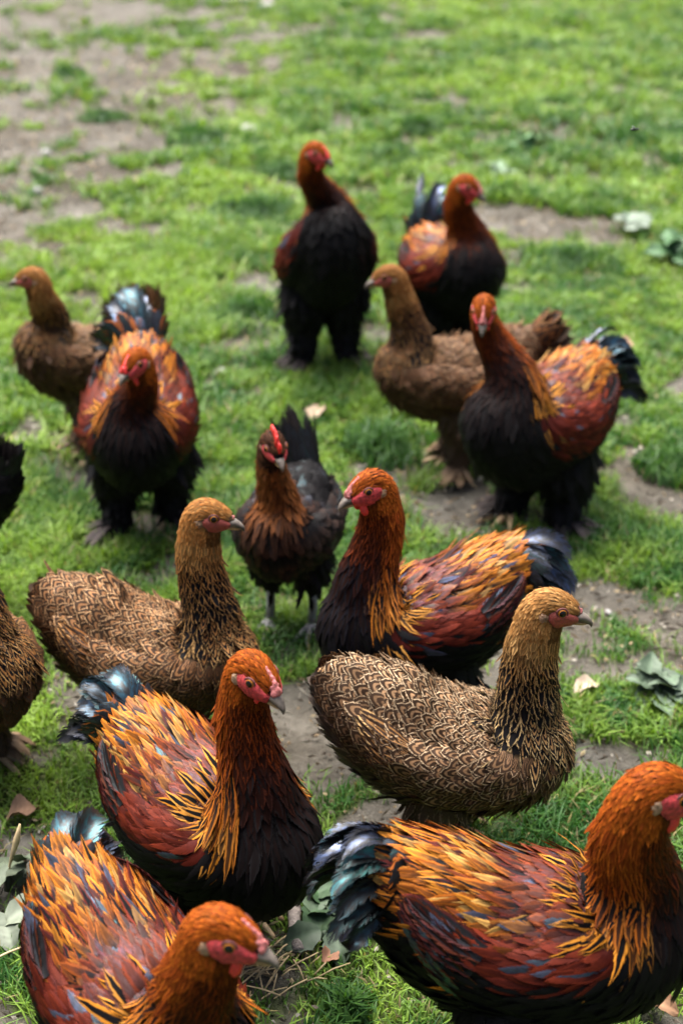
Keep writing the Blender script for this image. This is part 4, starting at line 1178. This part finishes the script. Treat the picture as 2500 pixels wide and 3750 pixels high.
TUFTS = [(.14, 4.70, .20, .085, 'dark green grass tuft right above the tall back rooster'), (.25, 5.10, .11, .08, 'small dark grass tuft high in the middle of the lawn'),
         (-.41, 4.95, .17, .06, 'dark low grass tuft beside the pale stone'), (-.23, 4.15, .16, .07, 'grass tuft left of the tall back rooster'),
         (.075, 2.62, .12, .075, 'bright grass tuft behind the red wattled rooster'), (-.22, 3.35, .15, .05, 'blue-green grass tuft left of the tall back rooster, lower on the lawn'),
         (.005, 1.215, .045, .050, 'dark blue-green grass tuft at the bottom edge between the front roosters'), (.56, 3.73, .15, .06, 'grass tuft right of the back right rooster'),
         (.60, 2.53, .11, .06, 'grass tuft at the right edge beside the staring rooster'), (-.17, 4.56, .12, .05, 'pale grass tuft above the tall back rooster to the left'),
         (-1.03, 6.0, .10, .05, 'lone grass tuft on the bare soil at far left'), (-.80, 5.3, .10, .05, 'small grass tuft at the edge of the bare soil')]
for _k, (tx, ty, rad, hh, lab) in enumerate(TUFTS):
    n = 620 if rad > .1 else 300
    th = RNG.random(n) * 6.283
    rr = rad * RNG.random(n) ** .75 * (.45 + .8 * vnoise(th * 1.3 + _k * 9, th * 0 + _k, _k))
    px, py = rr * np.cos(th), rr * np.sin(th)
    h = hh * (1.05 - .6 * (rr / rad)) * (.5 + .6 * RNG.random(n))
    f = RNG.random((n, 1))
    c = np.array([.022, .075, .018]) * (1 - f) + np.array([.075, .165, .03]) * f
    pz = ground_z(tx + px, ty + py) - gz1(tx, ty)
    wd = (.0024 + .0007 * ty) * (.7 + .6 * RNG.random(n))
    v, q, t, cc = blades(np.stack([px, py, pz], -1), h, wd, th + 1.57 + RNG.normal(size=n) * .9, .2 + .8 * RNG.random(n), c)
    o = mobj('grass_tuft', mesh_np('grass_tuft', v, q, t, [M['grass']], attrs={'gcol': ('FLOAT_COLOR', cc)}))
    o.location = (tx, ty, gz1(tx, ty))
    tag(o, lab, 'grass tuft', 'tufts of longer grass')

def fallen_leaf(label, x, y, L, col, rz, seed, ratio=.6, curl=.9):
    rng = np.random.default_rng(seed)
    o = mobj('fallen_leaf', leaf_mesh('fallen_leaf', L, L * ratio, col, M['dry'], rng, droop=.75, fold=.55 * curl, wave=.3))
    o.location = (x, y, gz1(x, y) + .010); o.rotation_euler = (rng.normal() * .25, .12 + rng.normal() * .1, R(rz))
    return tag(o, label, 'leaf', 'fallen leaves')

fallen_leaf('curled brown dead leaf at the bottom right corner', .302, 1.222, .052, (.22, .12, .065), -20, 1)
fallen_leaf('brown dead leaf at the left edge above the bottom left rooster', -.405, 1.525, .045, (.24, .14, .085), 20, 2, .8)
fallen_leaf('pale tan dead leaf beside the grey-green plant', .318, 1.80, .050, (.46, .36, .27), 35, 3, .5)
fallen_leaf('rust brown dead leaf on the straw between the front roosters', -.018, 1.285, .028, (.30, .15, .09), 70, 4, .7)
fallen_leaf('pale dead leaf far out on the lawn at right', 1.05, 5.46, .09, (.55, .42, .26), 10, 5)
fallen_leaf('dry leaf on the soil behind the red wattled rooster', .11, 2.36, .05, (.38, .28, .20), 120, 6)
fallen_leaf('dry leaf lying under the raised tail of the small dark hen', -.06, 2.75, .06, (.42, .31, .22), 60, 7)
fallen_leaf('pinkish dry leaf on the grass at the far right edge', .62, 3.13, .05, (.42, .26, .18), 150, 8)

def pebble(label, x, y, r, col, seed):
    rng = np.random.default_rng(seed); r = r * .72
    V, Q, _ = ball((0, 0, r * .3), (r * (1 + .3 * rng.random()), r * (.7 + .2 * rng.random()), r * .62), None, 9, 12, 0.10, rng)
    o = mobj('pebble', mesh_np('pebble', V, Q, None, [M['stone']])); o.location = (x, y, gz1(x, y)); o.rotation_euler = (0, 0, rng.random() * 6)
    return tag(o, label, 'pebble', 'pale pebbles')
pebble('white pebble on grass to the left of the tall back rooster', -.312, 3.95, .030, 0, 1)
pebble('white pebble beside the shoulder of the left rooster', -.247, 3.0, .022, 0, 2)
pebble('pale pebble on the bare soil at far left', -.905, 4.78, .028, 0, 3)
pebble('grey pebble below another on the bare soil at far left', -.86, 4.36, .028, 0, 4)
pebble('large pale stone next to the dark tuft on the far lawn', -.300, 5.05, .050, 0, 5)
pebble('white stone at the top edge of the picture', -.342, 7.50, .058, 0, 6)
pebble('flat pale stone on the soil under the red wattled rooster', .004, 1.905, .020, 0, 8)
pebble('small pale stone near the beak of the pencilled hen', .40, 2.03, .008, 0, 9)

# a broken twig, straw and a fly
tw = empty('twig', (-.052, 1.345, gz1(-.05, 1.345)), R(97)); tag(tw, 'thick grey broken twig lying between the two front roosters', 'twig')
V, Q, T_ = tube([(-.045, 0, .010), (-.02, .001, .010), (0, 0, .011), (.022, -.002, .010), (.045, 0, .009)], [.0066, .0074, .0070, .0078, .0072], 12)
V = V + (np.random.default_rng(3).random(V.shape) - .5) * .0012
mobj('bark', mesh_np('bark', V, Q, T_, [M['bark']]), tw)
V, Q, T_ = tube([(.040, .003, .012), (.052, .012, .020), (.058, .016, .024)], [.0030, .0024, .0020], 7)
mobj('side_shoot', mesh_np('side_shoot', V, Q, T_, [M['bark']]), tw)
rg = np.random.default_rng(8); st = []
for k in range(46):
    x, y = -.076 + rg.normal() * .032, 1.272 + rg.normal() * .022; a = rg.random() * 6.28 if k % 2 else .9 + rg.normal() * .25; l = .02 + .035 * rg.random()
    d = np.array([math.cos(a), math.sin(a), 0]) * l / 2; z = gz1(x, y) + .006 + .010 * rg.random()
    st.append(tube([np.array([x, y, z]) - d, np.array([x, y, z + .002]), np.array([x, y, z]) + d + (0, 0, .003 * rg.normal())], [.0009, .0010, .0007], 5))
tag(mobj('straw_litter', mesh_np('straw_litter', *merge(st), [M['straw']])), 'dry straw and stalks strewn on the soil between the front roosters', 'straw', kind='stuff')
o = mobj('straw_stalk', mesh_np('straw_stalk', *tube([(-.045, -.028, .022), (-.01, -.006, .026), (.02, .012, .026), (.05, .034, .020)], [.0012, .0013, .0012, .0009], 6), [M['straw']]))
o.location = (-.345, 1.285, gz1(-.345, 1.285)); tag(o, 'single dry straw stalk lying on grass at the bottom left edge', 'straw')
fly = empty('fly', (.374, 2.012, .729), R(10)); tag(fly, 'small black fly in the air above the lawn at right', 'fly')
mobj('fly_body', mesh_np('fly_body', *merge([ball((0, 0, 0), (.0052, .0020, .0019)), ball((.0052, 0, .0003), (.0016, .0018, .0016))]), [M['insect']]), fly)
for sd in (1, -1):
    w = mobj('fly_wing', mesh_np('fly_wing', *ball((0, 0, 0), (.0034, .0016, .0002)), [M['insect_wing']]), fly)
    w.location = (-.0005, sd * .0022, .0030); w.rotation_euler = (sd * .9, .1, sd * 1.1)
